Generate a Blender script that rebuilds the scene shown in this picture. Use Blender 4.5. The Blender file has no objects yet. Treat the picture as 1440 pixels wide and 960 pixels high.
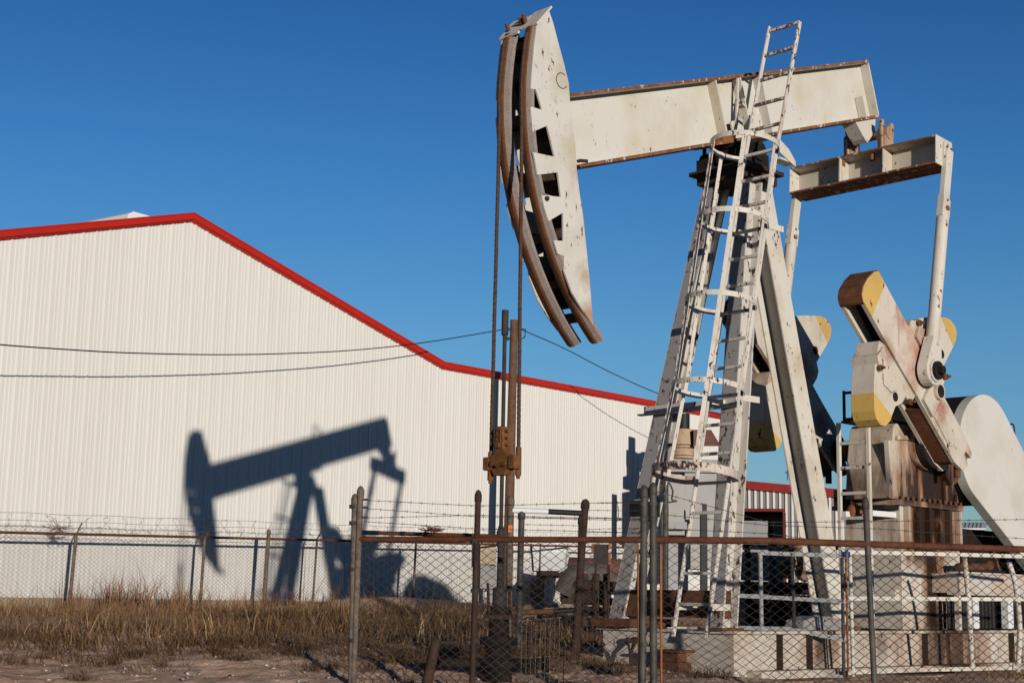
import bpy, math, random
import numpy as np
from mathutils import Vector, Matrix
random.seed(7); rng = np.random.default_rng(7)
rad = math.radians
scene = bpy.context.scene
col = scene.collection

# ------------------------------------------------------------------ survey constants (metres)
F_PX, PITCH, ROLL, EYE = 2090.2858, rad(9.7518), rad(1.0891), 0.8154
PSI, OX, OY = rad(44.3216), 2.6488, 17.712          # pumpjack heading and centre on the ground
TILT, BEAM_Z = rad(18.7141), 6.8276                  # walking beam tilt and centre height
WALL_PHI, WALL_D = rad(-54.0424), 28.0785            # warehouse gable wall plane
SUN_AZ, SUN_EL = rad(-20.0253), rad(5.565)           # direction the sunlight travels, and its elevation
cF = Vector((0, math.cos(PITCH), math.sin(PITCH))); cR0 = Vector((1, 0, 0)); cU0 = Vector((0, -math.sin(PITCH), math.cos(PITCH)))
cR = math.cos(ROLL)*cR0 + math.sin(ROLL)*cU0; cU = -math.sin(ROLL)*cR0 + math.cos(ROLL)*cU0
EYE_P = Vector((0, 0, EYE))
M_PUMP = Matrix.Translation((OX, OY, 0)) @ Matrix.Rotation(PSI, 4, 'Z')
M_INV = M_PUMP.inverted()
WN = Vector((math.sin(WALL_PHI), math.cos(WALL_PHI), 0)); WT = Vector((math.cos(WALL_PHI), -math.sin(WALL_PHI), 0))

def sight(u, v): return cF + cR*((u-720)/F_PX) + cU*((480-v)/F_PX)
def pl(u, v, ax, val):                                # pump-frame point on the plane axis = val
    o = M_INV @ EYE_P; d = M_INV.to_3x3() @ sight(u, v); t = (val-o[ax])/d[ax]; return o + d*t
def xz(u, v, Y): q = pl(u, v, 1, Y); return (q.x, q.z)
def wallp(u, v, off=0.0):                             # world point on the wall plane moved off metres toward the yard
    d = sight(u, v); t = (WALL_D-off-EYE_P.dot(WN))/d.dot(WN); return EYE_P + d*t
def lev(u, v, z): d = sight(u, v); t = (z-EYE)/d.z; return EYE_P + d*t
def dep(u, v, D): d = sight(u, v); return EYE_P + d*(D/d.dot(cF))
def wl(t, off, z): return WT*t + WN*(WALL_D-off) + Vector((0, 0, z))

# ------------------------------------------------------------------ mesh builder
WHOLE = {'chain_link_mesh', 'barbed_wire', 'razor_wire', 'wall', 'roof', 'roof_trim', 'foundation', 'grating', 'bracing', 'wire_rope', 'crank', 'counterweight', 'gear_reducer', 'walking_beam', 'horse_head', 'foliage'}
class MB:
    def __init__(s): s.v = []; s.f = []; s.m = []; s.sm = []; s.cur = 0
    def add(s, vs, fs, smooth=False):
        b = len(s.v); s.v += [tuple(x) for x in vs]
        for f in fs: s.f.append(tuple(i+b for i in f)); s.m.append(s.cur); s.sm.append(smooth)
        return s
    def hexa(s, p):                                   # 8 corners, bottom 4 then top 4
        return s.add(p, [(3,2,1,0),(4,5,6,7),(0,1,5,4),(1,2,6,5),(2,3,7,6),(3,0,4,7)])
    def box(s, x0, x1, y0, y1, z0, z1):
        return s.hexa([(x0,y0,z0),(x1,y0,z0),(x1,y1,z0),(x0,y1,z0),(x0,y0,z1),(x1,y0,z1),(x1,y1,z1),(x0,y1,z1)])
    def obox(s, c, a, b, d):                          # centre and three half-axes
        c, a, b, d = map(Vector, (c, a, b, d))
        if a.cross(b).dot(d) < 0: b = -b
        return s.hexa([c-a-b-d, c+a-b-d, c+a+b-d, c-a+b-d, c-a-b+d, c+a-b+d, c+a+b+d, c-a+b+d])
    def bar(s, p0, p1, up, w, h):                     # rectangular bar; h along up, w across
        p0, p1, up = Vector(p0), Vector(p1), Vector(up); a = (p1-p0)/2; n = a.normalized()
        u = (up - n*up.dot(n)).normalized(); r = n.cross(u)
        return s.obox((p0+p1)/2, a, r*(w/2), u*(h/2))
    def ibeam(s, p0, p1, fl, H, B, tw, tf):           # fl = flange normal
        p0, p1, fl = Vector(p0), Vector(p1), Vector(fl); a = (p1-p0)/2; n = a.normalized()
        u = (fl-n*fl.dot(n)).normalized(); r = n.cross(u); c = (p0+p1)/2
        for k in (1, -1): s.obox(c+u*k*(H/2-tf/2), a, r*(B/2), u*(tf/2))
        return s.obox(c, a*0.999, r*(tw/2), u*(H/2-tf-0.0005))
    def prism(s, poly, ax, v0, v1):                   # 2-D polygon swept along axis ax
        n = len(poly)
        def P(q, w): return (w, q[0], q[1]) if ax == 0 else (q[0], w, q[1]) if ax == 1 else (q[0], q[1], w)
        vs = [P(q, v0) for q in poly]+[P(q, v1) for q in poly]
        fs = [tuple(range(n)), tuple(range(2*n-1, n-1, -1))]+[(i+n, (i+1) % n+n, (i+1) % n, i) for i in range(n)]
        area = sum(poly[i][0]*poly[(i+1) % n][1]-poly[(i+1) % n][0]*poly[i][1] for i in range(n))
        sg = (area > 0) == (v1 > v0)
        if ax == 1: sg = not sg
        if sg: fs = [tuple(reversed(f)) for f in fs]
        return s.add(vs, fs)
    def tube(s, pts, r, n=8, cap=True, smooth=True):
        pts = [Vector(q) for q in pts]; N = len(pts); rs = r if isinstance(r, (list, tuple)) else [r]*N
        vs = []; prev = None
        for i, q in enumerate(pts):
            t = (pts[min(i+1, N-1)]-pts[max(i-1, 0)]).normalized()
            if prev is None:
                h = Vector((0, 0, 1)) if abs(t.z) < .9 else Vector((1, 0, 0)); u = t.cross(h).normalized()
            else: u = (prev-t*prev.dot(t)).normalized()
            prev = u; w = t.cross(u)
            for k in range(n):
                a = 2*math.pi*k/n; vs.append(q+u*(math.cos(a)*rs[i])+w*(math.sin(a)*rs[i]))
        fs = [(i*n+k, i*n+(k+1) % n, (i+1)*n+(k+1) % n, (i+1)*n+k) for i in range(N-1) for k in range(n)]
        s.add(vs, fs, smooth)
        if cap: s.add(vs[:n], [tuple(reversed(range(n)))]); s.add(vs[-n:], [tuple(range(n))])
        return s
    def cyl(s, p0, p1, r, n=20): return s.tube([p0, p1], r, n)
    def ball(s, c, r, n=10, sz=1.0):
        c = Vector(c); k = max(4, n//2)
        return s.tube([c+Vector((0, 0, -r*sz*math.cos(math.pi*i/k))) for i in range(k+1)], [max(.001, r*math.sin(math.pi*i/k)) for i in range(k+1)], n)
    def clusters(s):                                  # groups of faces whose pieces touch
        n = len(s.v); par = list(range(n))
        def find(i):
            while par[i] != i: par[i] = par[par[i]]; i = par[i]
            return i
        for f in s.f:
            r = find(f[0])
            for i in f[1:]: par[find(i)] = r
        V = np.array(s.v); comp = {}
        for i in range(n): comp.setdefault(find(i), []).append(i)
        bb = [[V[c].min(0)-.012, V[c].max(0)+.012, {k}] for k, c in comp.items()]; ch = True
        while ch:
            ch = False; out = []
            for b in bb:
                for o in out:
                    if (b[0] <= o[1]).all() and (o[0] <= b[1]).all(): o[0] = np.minimum(o[0], b[0]); o[1] = np.maximum(o[1], b[1]); o[2] |= b[2]; ch = True; break
                else: out.append(b)
            bb = out
        root = {k: i for i, b in enumerate(bb) for k in b[2]}; g = [[] for _ in bb]
        for j, f in enumerate(s.f): g[root[find(f[0])]].append(j)
        return g
    def build(s, name, mats, parent=None, bevel=0.0, world=None):
        if parent and name not in WHOLE:
            g = s.clusters()
            if 1 < len(g) <= 60:
                for idx in g:
                    m = MB(); mp = {}
                    for j in idx:
                        m.f.append(tuple(mp.setdefault(i, len(mp)) for i in s.f[j])); m.m.append(s.m[j]); m.sm.append(s.sm[j])
                    m.v = [s.v[i] for i in mp]; o = m.mesh(name, mats, parent, bevel)
                return o
        return s.mesh(name, mats, parent, bevel)
    def mesh(s, name, mats, parent=None, bevel=0.0):
        me = bpy.data.meshes.new(name); me.from_pydata(s.v, [], s.f)
        for m in (mats if isinstance(mats, (list, tuple)) else [mats]): me.materials.append(m)
        me.polygons.foreach_set('material_index', s.m); me.polygons.foreach_set('use_smooth', s.sm); me.update()
        o = bpy.data.objects.new(name, me); col.objects.link(o)
        if parent: o.parent = parent
        if bevel:
            b = o.modifiers.new('bevel', 'BEVEL'); b.width = bevel; b.segments = 2; b.limit_method = 'ANGLE'; b.angle_limit = rad(50)
        return o
def tag(o, label=None, cat=None, group=None, kind=None):
    for k, x in (('label', label), ('category', cat), ('group', group), ('kind', kind)):
        if x: o[k] = x
    return o
def empty(name, loc, label, cat, rz=0, group=None):
    o = bpy.data.objects.new(name, None); col.objects.link(o); o.location = loc; o.rotation_euler.z = rz; o.empty_display_size = .2
    return tag(o, label, cat, group)
class Local(MB):                                      # collects world points, stores them relative to an origin
    def __init__(s, org): super().__init__(); s.o = Vector(org)
    def add(s, vs, fs, smooth=False): return super().add([Vector(q)-s.o for q in vs], fs, smooth)

# ------------------------------------------------------------------ materials
def srgb(r, g, b):
    f = lambda c: (c/12.92 if c <= .04045 else ((c+.055)/1.055)**2.4)
    return (f(r/255), f(g/255), f(b/255), 1)
class NT:
    def __init__(s, name):
        s.m = bpy.data.materials.new(name); s.m.use_nodes = True; s.t = s.m.node_tree; s.n = s.t.nodes; s.b = s.n['Principled BSDF']
        s.co = s.n.new('ShaderNodeTexCoord').outputs['Object']
    def link(s, a, b): s.t.links.new(a, b)
    def noise(s, scale, stretch=(1,1,1), detail=4, rough=.55, off=(0,0,0)):
        mp = s.n.new('ShaderNodeMapping'); mp.inputs['Scale'].default_value = stretch; mp.inputs['Location'].default_value = off; s.link(s.co, mp.inputs['Vector'])
        t = s.n.new('ShaderNodeTexNoise'); t.inputs['Scale'].default_value = scale; t.inputs['Detail'].default_value = detail; t.inputs['Roughness'].default_value = rough
        s.link(mp.outputs['Vector'], t.inputs['Vector']); return t.outputs['Fac']
    def ramp(s, fac, a, b):
        r = s.n.new('ShaderNodeMapRange'); r.inputs['From Min'].default_value = a; r.inputs['From Max'].default_value = b; s.link(fac, r.inputs['Value']); return r.outputs['Result']
    def math(s, op, a, b=None):
        m = s.n.new('ShaderNodeMath'); m.operation = op
        for i, x in enumerate((a, b)):
            if x is None: continue
            if isinstance(x, (int, float)): m.inputs[i].default_value = x
            else: s.link(x, m.inputs[i])
        return m.outputs[0]
    def mix(s, fac, a, b):
        m = s.n.new('ShaderNodeMix'); m.data_type = 'RGBA'
        for inp, x in ((m.inputs[0], fac), (m.inputs[6], a), (m.inputs[7], b)):
            if isinstance(x, (int, float, tuple)): inp.default_value = x
            else: s.link(x, inp)
        return m.outputs[2]
    def done(s, colr, rough=.6, metal=0.0, bump=None, bs=.2, bd=.01, spec=.35):
        for k, x in (('Base Color', colr), ('Roughness', rough), ('Metallic', metal)):
            if isinstance(x, (int, float, tuple)): s.b.inputs[k].default_value = x
            else: s.link(x, s.b.inputs[k])
        s.b.inputs['Specular IOR Level'].default_value = spec
        if bump is not None:
            bn = s.n.new('ShaderNodeBump'); bn.inputs['Strength'].default_value = bs; bn.inputs['Distance'].default_value = bd
            s.link(bump, bn.inputs['Height']); s.link(bn.outputs['Normal'], s.b.inputs['Normal'])
        return s.m
def paint(name, base, chip=.3, streak=.3, grime=.4, chipcol=(.045,.028,.02,1), rustcol=(.30,.11,.035,1), grimecol=(.42,.36,.24,1), scale=16, off=(0,0,0), rough=.55, bloom=()):
    n = NT(name); g = n.ramp(n.noise(1.6, detail=5, off=off), .45, .75)
    c = n.mix(n.math('MULTIPLY', g, grime), base, grimecol)
    fine = n.noise(45, detail=3, off=off); c = n.mix(n.math('MULTIPLY', n.ramp(fine, .55, .8), .12), c, (.25,.2,.14,1))
    st = n.math('MULTIPLY', n.ramp(n.noise(3.0, (3.2,3.2,.45), 5, .6, off), .56, .74), n.ramp(n.noise(1.1, off=(4,2,1)), .42, .62))
    c = n.mix(n.math('MULTIPLY', st, streak), c, rustcol)
    if bloom:
        sp = n.n.new('ShaderNodeSeparateXYZ'); n.link(n.co, sp.inputs[0]); nb = n.noise(3.2, (1,1,1), 7, .72, off)
        for bx, bz, br_, bc in bloom:
            dx = n.math('SUBTRACT', sp.outputs[0], bx); dz = n.math('SUBTRACT', sp.outputs[2], bz); r2 = n.math('SQRT', n.math('ADD', n.math('MULTIPLY', dx, dx), n.math('MULTIPLY', dz, dz)))
            f = n.math('ADD', n.math('SUBTRACT', 1.0, n.math('DIVIDE', r2, br_)), n.math('MULTIPLY', n.math('SUBTRACT', nb, .5), 2.4)); c = n.mix(n.math('MULTIPLY', n.ramp(f, 0, .9), .8), c, bc)
    ch = n.noise(scale, (1,1,.55), 5, .62, off); big = n.noise(1.7, detail=2, off=(off[0]+9, 3, 5))
    k = n.ramp(n.math('ADD', ch, n.math('MULTIPLY', n.math('SUBTRACT', big, .5), .35)), .72-.2*chip, .745-.2*chip)
    rim = n.ramp(n.math('ADD', ch, n.math('MULTIPLY', n.math('SUBTRACT', big, .5), .35)), .67-.2*chip, .74-.2*chip)
    c = n.mix(n.math('MULTIPLY', rim, .45), c, rustcol); c = n.mix(k, c, chipcol)
    return n.done(c, n.math('ADD', n.math('MULTIPLY', k, .3), rough), 0, n.math('SUBTRACT', n.math('MULTIPLY', fine, .15), k), .35, .006)
def rust(name, a, b, scale=7, extra=None, amt=.0):
    n = NT(name); c = n.mix(n.ramp(n.noise(scale, detail=6, rough=.65), .3, .7), a, b)
    c = n.mix(n.ramp(n.noise(scale*6, detail=3), .55, .75), c, tuple(x*.5 for x in a[:3])+(1,))
    if extra: c = n.mix(n.ramp(n.noise(scale*1.3, (1,1,.5), 5, .6, (7,1,2)), .62-amt*.25, .66-amt*.25), c, extra)
    return n.done(c, .82, 0, n.noise(scale*5, detail=5), .5, .006, .2)
CREAM = (.66,.60,.50,1)
M = dict(
 cream=paint('cream_paint', CREAM, .28, .45, .5), beam=paint('beam_paint', (.665,.62,.53,1), .10, .22, .6, grimecol=(.52,.43,.24,1), off=(3,1,2)),
 head=paint('head_paint', (.655,.61,.525,1), .28, .30, .5, off=(1,7,3), bloom=((-2.95,5.3,.16,(.35,.16,.07,1)), (-2.85,4.2,.22,(.42,.30,.18,1)), (-2.78,3.75,.25,(.38,.20,.10,1)), (-3.25,6.3,.30,(.50,.44,.32,1)), (-3.1,5.6,.28,(.52,.44,.30,1)))), legface=paint('shaded_leg_paint', (.33,.305,.28,1), .60, .25, .35, grimecol=(.3,.25,.19,1), scale=19, off=(7,2,4)), leg=paint('leg_paint', (.60,.55,.48,1), .52, .5, .6, off=(2,2,9), scale=13),  # leg fronts: shade painted in as greyer leg paint; the flecks are wear
 rear=paint('rear_leg_paint', (.67,.61,.51,1), .25, .5, .7, off=(5,2,1), grimecol=(.45,.33,.18,1)), crank=paint('crank_paint', (.645,.56,.45,1), .28, .95, .75, rustcol=(.36,.10,.05,1), off=(8,1,1), bloom=((2.5,3.95,.50,(.40,.12,.055,1)), (2.15,4.35,.28,(.42,.17,.09,1)), (2.95,3.3,.22,(.36,.11,.05,1)), (3.75,2.8,.20,(.34,.13,.05,1)), (1.75,3.9,.22,(.35,.16,.08,1)))),
 yellow=paint('yellow_paint', (.66,.42,.11,1), .30, .55, .5, grimecol=(.38,.24,.08,1), off=(1,1,1)), reducer=paint('oily_paint', (.62,.55,.45,1), .28, .55, .7, rustcol=(.2,.07,.025,1), grimecol=(.40,.24,.12,1), off=(4,4,2)),
 guard=paint('guard_paint', (.67,.62,.54,1), .02, .16, .35, off=(6,3,3)), skid=paint('skid_paint', (.60,.53,.44,1), .18, .5, .6, rustcol=(.33,.12,.04,1), grimecol=(.45,.24,.11,1), off=(2,8,3)),
 strap=paint('strap_paint', (.68,.61,.52,1), .50, .9, .6, off=(3,3,7), scale=24), brownstrap=rust('worn_strap', (.10,.05,.03,1), (.22,.14,.10,1), 22, (.62,.57,.50,1), .55),
 rust=rust('rust', (.085,.036,.018,1), (.20,.08,.035,1)), rustedge=rust('rusty_edge', (.14,.055,.028,1), (.30,.13,.065,1), 9, (.55,.46,.38,1), .15),
 track=rust('worn_track', (.26,.21,.18,1), (.34,.27,.23,1), 10), groove=rust('rusty_groove', (.13,.05,.022,1), (.20,.08,.03,1), 5),
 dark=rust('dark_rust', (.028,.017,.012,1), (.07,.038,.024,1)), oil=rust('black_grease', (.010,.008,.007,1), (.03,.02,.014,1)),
 rope=rust('rusty_rope', (.05,.026,.017,1), (.12,.065,.04,1), 25), iron=rust('dark_iron', (.03,.027,.025,1), (.06,.05,.045,1)),
 bearing=paint('bearing_paint', (.40,.24,.14,1), .5, 1.0, .9, rustcol=(.22,.07,.025,1), grimecol=(.62,.52,.42,1), off=(3,9,1)), hoop=paint('hoop_paint', (.62,.53,.43,1), .75, 1.0, .7, rustcol=(.22,.085,.04,1), grimecol=(.30,.15,.08,1), off=(2,5,5), scale=20), orange=rust('orange_rust', (.34,.13,.045,1), (.22,.075,.03,1), 6), railrust=rust('rail_rust', (.075,.026,.014,1), (.15,.055,.027,1), 6), wellrust=rust('well_rust', (.11,.042,.015,1), (.24,.105,.035,1), 14))
def simple(name, c, rough=.6, metal=0.0, var=.15, scale=5, spec=.35):
    n = NT(name); d = tuple(x*(1-var*2) for x in c[:3])+(1,)
    return n.done(n.mix(n.ramp(n.noise(scale, detail=6, rough=.6), .3, .7), c, d), rough, metal, n.noise(scale*8, detail=3), .15, .004, spec)
M.update(galv=simple('galvanised_steel', (.115,.10,.082,1), .65, .2, .4), postbrown=rust('weathered_post', (.075,.052,.038,1), (.20,.155,.115,1), 14), link=simple('dull_wire', (.055,.045,.037,1), .65, .1), farlink=simple('far_wire', (.17,.14,.12,1), .6, .1),
 red=simple('red_trim', (.52,.022,.010,1), .4, 0, .06, 1), shopred=simple('shop_red_trim', (.30,.016,.01,1), .5), darkred=simple('dark_red_trim', (.17,.012,.01,1), .5), white=simple('white_enamel', (.78,.76,.72,1), .5, 0, .05), tan=simple('tan_enamel', (.52,.40,.25,1), .6, 0, .08),
 greybox=simple('grey_enamel', (.34,.33,.31,1), .6, 0, .08), black=simple('black_rubber', (.015,.014,.014,1), .6), wood=simple('tan_board', (.42,.29,.16,1), .8, 0, .25, 3), found=simple('painted_footing', (.40,.30,.20,1), .9, 0, .1, 2),
 tarp=simple('faded_tarp', (.13,.105,.09,1), .8, 0, .3, 2), blue=simple('blue_tape', (.02,.05,.16,1), .5), signor=simple('orange_tag', (.7,.16,.03,1), .5), brick=simple('dusty_maroon', (.16,.07,.05,1), .8), pale=simple('pale_cabinet', (.36,.335,.30,1), .55, 0, .06, 2),
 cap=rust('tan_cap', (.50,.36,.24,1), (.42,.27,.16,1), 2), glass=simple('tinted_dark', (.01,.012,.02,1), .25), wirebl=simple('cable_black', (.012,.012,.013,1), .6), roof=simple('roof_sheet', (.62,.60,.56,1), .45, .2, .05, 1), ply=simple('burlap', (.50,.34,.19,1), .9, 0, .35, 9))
# wall siding: clean painted sheet with faint vertical weathering
n = NT('white_siding'); c = n.mix(n.math('MULTIPLY', n.ramp(n.noise(.5, (1,1,.12), 5), .35, .7), .5), (.745,.70,.625,1), (.69,.64,.56,1))
c = n.mix(n.math('MULTIPLY', n.ramp(n.noise(6, (1,1,.05), 4, .6, (3,1,1)), .5, .8), .25), c, (.55,.49,.41,1)); M['siding'] = n.done(c, .42, 0, n.noise(.9, (1,1,.35), 3), .22, .03, .4)
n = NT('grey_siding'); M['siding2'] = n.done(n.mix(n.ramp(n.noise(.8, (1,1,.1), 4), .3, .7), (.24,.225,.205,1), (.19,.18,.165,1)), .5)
# ground
n = NT('dusty_ground'); a = n.noise(.35, detail=8, rough=.62); bnoise = n.noise(4.5, detail=8, rough=.7); f = n.noise(38, detail=5, rough=.7)
c = n.mix(n.ramp(a, .35, .65), (.68,.42,.27,1), (.82,.57,.41,1)); c = n.mix(n.math('MULTIPLY', n.ramp(bnoise, .5, .7), .75), c, (.50,.28,.17,1))
c = n.mix(n.math('MULTIPLY', n.ramp(f, .56, .68), .5), c, (.62,.50,.42,1)); c = n.mix(n.math('MULTIPLY', n.ramp(f, .44, .36), .5), c, (.17,.10,.07,1))
h = n.math('ADD', n.math('MULTIPLY', bnoise, 1.0), n.math('MULTIPLY', f, .45)); M['ground'] = n.done(c, .95, 0, h, 1.0, .05, .05)
M['concrete'] = paint('stained_concrete', (.36,.24,.16,1), .2, .6, .8, rustcol=(.18,.08,.04,1), grimecol=(.28,.13,.06,1), off=(1,2,3), rough=.9)
def tone_mat(name, c0, c1, c2):
    n = NT(name); at = n.n.new('ShaderNodeAttribute'); at.attribute_name = 'tone'; f = at.outputs['Fac']
    c = n.mix(n.ramp(f, 0, .6), c0, c1); c = n.mix(n.ramp(f, .6, 1), c, c2); m = n.done(c, .8, 0, None, spec=.2)
    n.b.inputs['Transmission Weight'].default_value = 0; return m
M['grass'] = tone_mat('dry_grass', (.060,.034,.018,1), (.235,.125,.055,1), (.52,.35,.19,1))
M['weed'] = tone_mat('dead_weed', (.10,.045,.025,1), (.24,.115,.06,1), (.36,.20,.12,1))
M['stone'] = tone_mat('gravel_stone', (.26,.17,.13,1), (.42,.31,.25,1), (.6,.5,.44,1))
# oil stains on the skid and the reducer pedestal: shaped spills fixed to the object
def spill(name, base, spots, seed=0.0):
    """painted steel with oil runs: spots are (x, half width, top z, bottom z, strength); brown halo, black core"""
    n = NT(name); g = n.ramp(n.noise(2.2, detail=6, rough=.65, off=(seed, 0, 0)), .4, .7); c = n.mix(n.math('MULTIPLY', g, .4), base, (.46,.27,.14,1))
    sep = n.n.new('ShaderNodeSeparateXYZ'); n.link(n.co, sep.inputs[0]); nz = n.noise(2.0, (1.6,1,.5), 7, .68, (seed, 3, 1)); run = n.noise(7, (1,1,.07), 4, .6, (seed, 5, 2)); halo = None; core = None
    for x, w, zt, zb, k_ in spots:
        d = n.math('SUBTRACT', 1.0, n.math('DIVIDE', n.math('ABSOLUTE', n.math('SUBTRACT', sep.outputs[0], x)), w))
        d = n.math('ADD', d, n.math('MULTIPLY', n.math('SUBTRACT', nz, .5), 2.2)); d = n.math('ADD', d, n.math('MULTIPLY', n.math('SUBTRACT', run, .5), 1.3))
        zz = n.math('MULTIPLY', n.ramp(sep.outputs[2], zb-.15, zb+.15), n.ramp(sep.outputs[2], zt+.12, zt-.12))
        h_ = n.math('MULTIPLY', n.ramp(d, -.25, .45), n.math('MULTIPLY', zz, k_)); q_ = n.math('MULTIPLY', n.ramp(d, .45, .75), n.math('MULTIPLY', zz, k_))
        halo = h_ if halo is None else n.math('MAXIMUM', halo, h_); core = q_ if core is None else n.math('MAXIMUM', core, q_)
    tint = n.mix(n.ramp(n.noise(5, (1,1,.4), 5, .6, (seed, 1, 7)), .35, .65), (.30,.115,.04,1), (.14,.055,.022,1))
    c = n.mix(n.math('MULTIPLY', halo, .92), c, tint); c = n.mix(n.math('MULTIPLY', core, .95), c, (.022,.011,.006,1))
    k = n.ramp(n.noise(15, (1,1,.5), 5, .6), .66, .68); c = n.mix(k, c, (.05,.03,.02,1))
    return n.done(c, n.math('SUBTRACT', .65, n.math('MULTIPLY', core, .3)), 0, n.noise(30, detail=4), .25, .006)
M['ped'] = spill('oil_streaked_paint', (.62,.555,.455,1), [(3.62,.30,2.3,.4,1), (3.35,.45,2.3,1.35,1), (3.95,.3,2.3,1.5,.9), (3.62,.6,.75,.4,.8)])
M['skidoil'] = spill('oil_soaked_skid', (.60,.52,.42,1), [(3.3,1.05,.8,-.3,.8), (3.28,.14,.8,-.3,1), (2.9,.5,.8,-.3,.6), (.4,.35,.5,.1,.7), (1.7,.4,.5,.2,.5), (5.5,.5,.3,-.1,.6)], 4)
M['gbox'] = spill('oily_gearbox_paint', (.62,.545,.44,1), [(3.55,.8,3.05,2.0,1), (3.65,.28,3.0,2.0,1), (3.05,.6,2.6,2.0,.9), (4.1,.5,2.9,2.0,1), (2.57,.2,2.5,2.1,.5)], 8)

# ------------------------------------------------------------------ world, sun, camera
w = bpy.data.worlds.new('World'); scene.world = w; w.use_nodes = True; nt = w.node_tree; bg = nt.nodes['Background']
sky = nt.nodes.new('ShaderNodeTexSky'); sky.sky_type = 'NISHITA'; sky.sun_disc = False; sky.sun_elevation = SUN_EL; sky.sun_rotation = rad(160)
sky.air_density = 1.0; sky.dust_density = 0.3; sky.ozone_density = 3.0; sky.altitude = 900
tcw = nt.nodes.new('ShaderNodeTexCoord'); sx = nt.nodes.new('ShaderNodeSeparateXYZ'); nt.links.new(tcw.outputs['Generated'], sx.inputs[0])
cr = nt.nodes.new('ShaderNodeValToRGB'); nt.links.new(sx.outputs['Z'], cr.inputs[0]); els = cr.color_ramp.elements      # blue tint by height; overhead dimmed to cut fill light
for k, (pos, c4) in enumerate(((.02, (.92,.97,1.10,1)), (.085, (.88,1.0,1.16,1)), (.17, (.75,1.03,1.2,1)), (.28, (.5,.90,1.22,1)), (.385, (.33,.70,1.08,1)), (.6, (.035,.09,.16,1)))):
    e_ = els[k] if k < 2 else els.new(pos); e_.position = pos; e_.color = c4
mxs = nt.nodes.new('ShaderNodeMix'); mxs.data_type = 'RGBA'; mxs.blend_type = 'MULTIPLY'; mxs.inputs[0].default_value = 1; mxs.clamp_result = False
nt.links.new(sky.outputs[0], mxs.inputs[6]); nt.links.new(cr.outputs[0], mxs.inputs[7]); mr = nt.nodes.new('ShaderNodeMapRange'); mr.inputs['From Min'].default_value = -.1; mr.inputs['From Max'].default_value = .75; nt.links.new(sx.outputs['Y'], mr.inputs['Value'])
mx2 = nt.nodes.new('ShaderNodeMix'); mx2.data_type = 'RGBA'; mx2.blend_type = 'MULTIPLY'; mx2.inputs[0].default_value = 1
nt.links.new(mxs.outputs[2], mx2.inputs[6]); mcol = nt.nodes.new('ShaderNodeMix'); mcol.data_type = 'RGBA'; nt.links.new(mr.outputs[0], mcol.inputs[0]); mcol.inputs[6].default_value = (.11,.42,.66,1); mcol.inputs[7].default_value = (1,1,1,1); nt.links.new(mcol.outputs[2], mx2.inputs[7]); nt.links.new(mx2.outputs[2], bg.inputs[0]); bg.inputs[1].default_value = 0.12  # sky behind the camera dimmed blue to darken and cool shadow fill
sun = bpy.data.lights.new('sun', 'SUN'); sun.energy = 3.6; sun.angle = rad(.53); sun.color = (1, .95, .89)
so = bpy.data.objects.new('sun', sun); col.objects.link(so)
sd = Vector((math.sin(SUN_AZ)*math.cos(SUN_EL), math.cos(SUN_AZ)*math.cos(SUN_EL), -math.sin(SUN_EL)))
so.rotation_euler = sd.to_track_quat('-Z', 'Y').to_euler(); so.location = (8, -20, 12)
cam = bpy.data.cameras.new('camera'); cam.sensor_width = 36; cam.lens = F_PX/1440*36; cam.clip_end = 3000; cam.clip_start = .1
co = bpy.data.objects.new('camera', cam); col.objects.link(co); scene.camera = co
mw = Matrix((cR, cU, -cF)).transposed().to_4x4(); mw.translation = EYE_P; co.matrix_world = mw
scene.view_settings.view_transform = 'Standard'; scene.view_settings.look = 'None'; scene.view_settings.exposure = 0; scene.view_settings.gamma = 1
scene.cycles.diffuse_bounces = 1
scene.render.resolution_x, scene.render.resolution_y = 1024, 682

# ------------------------------------------------------------------ ground
def sstep(x): x = np.clip(x, 0, 1); return x*x*(3-2*x)
def gz(x, y):
    x = np.asarray(x, float); y = np.asarray(y, float); s = x*WN.x+y*WN.y; t = x*WT.x+y*WT.y
    z = .36*sstep((s-12)/12) + .16*sstep((t-24)/6)*sstep((s-20)/6)
    z = z + .095*(np.clip(y, 11.5, 17.6)-15.0)*sstep((3.2-x)/3.5)*sstep((22-s)/4)  # added rise toward the sun so the track catches more light
    z = z + .26*np.exp(-((t-29.5)/4.2)**2-((s-25.0)/1.3)**2)
    near = np.exp(-((x-.5)**2+(y-16.5)**2)/400)
    z = z + near*(.02*np.sin(x*1.7+.3*y)*np.sin(y*1.3) + .012*np.sin(x*4.1+y*2.2)*np.cos(y*3.7-x))
    return z
def axis(lo, hi, step, far):
    a = list(np.arange(lo, hi, step)); d = step
    while a[-1] < far: d *= 1.25; a.append(a[-1]+d)
    d = step; b = []
    q = lo
    while q > -far: d *= 1.25; q -= d; b.append(q)
    return np.array(b[::-1]+a)
def axis2(segs, far):                                  # piecewise steps, then growing to the horizon
    a = []
    for lo, hi, st_ in segs: a += list(np.arange(lo, hi-1e-6, st_))
    a.append(segs[-1][1]); d = segs[-1][2]
    while a[-1] < far: d *= 1.25; a.append(a[-1]+d)
    b = []; q = segs[0][0]; d = segs[0][2]
    while q > -far: d *= 1.25; q -= d; b.append(q)
    return np.array(b[::-1]+a)
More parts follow.
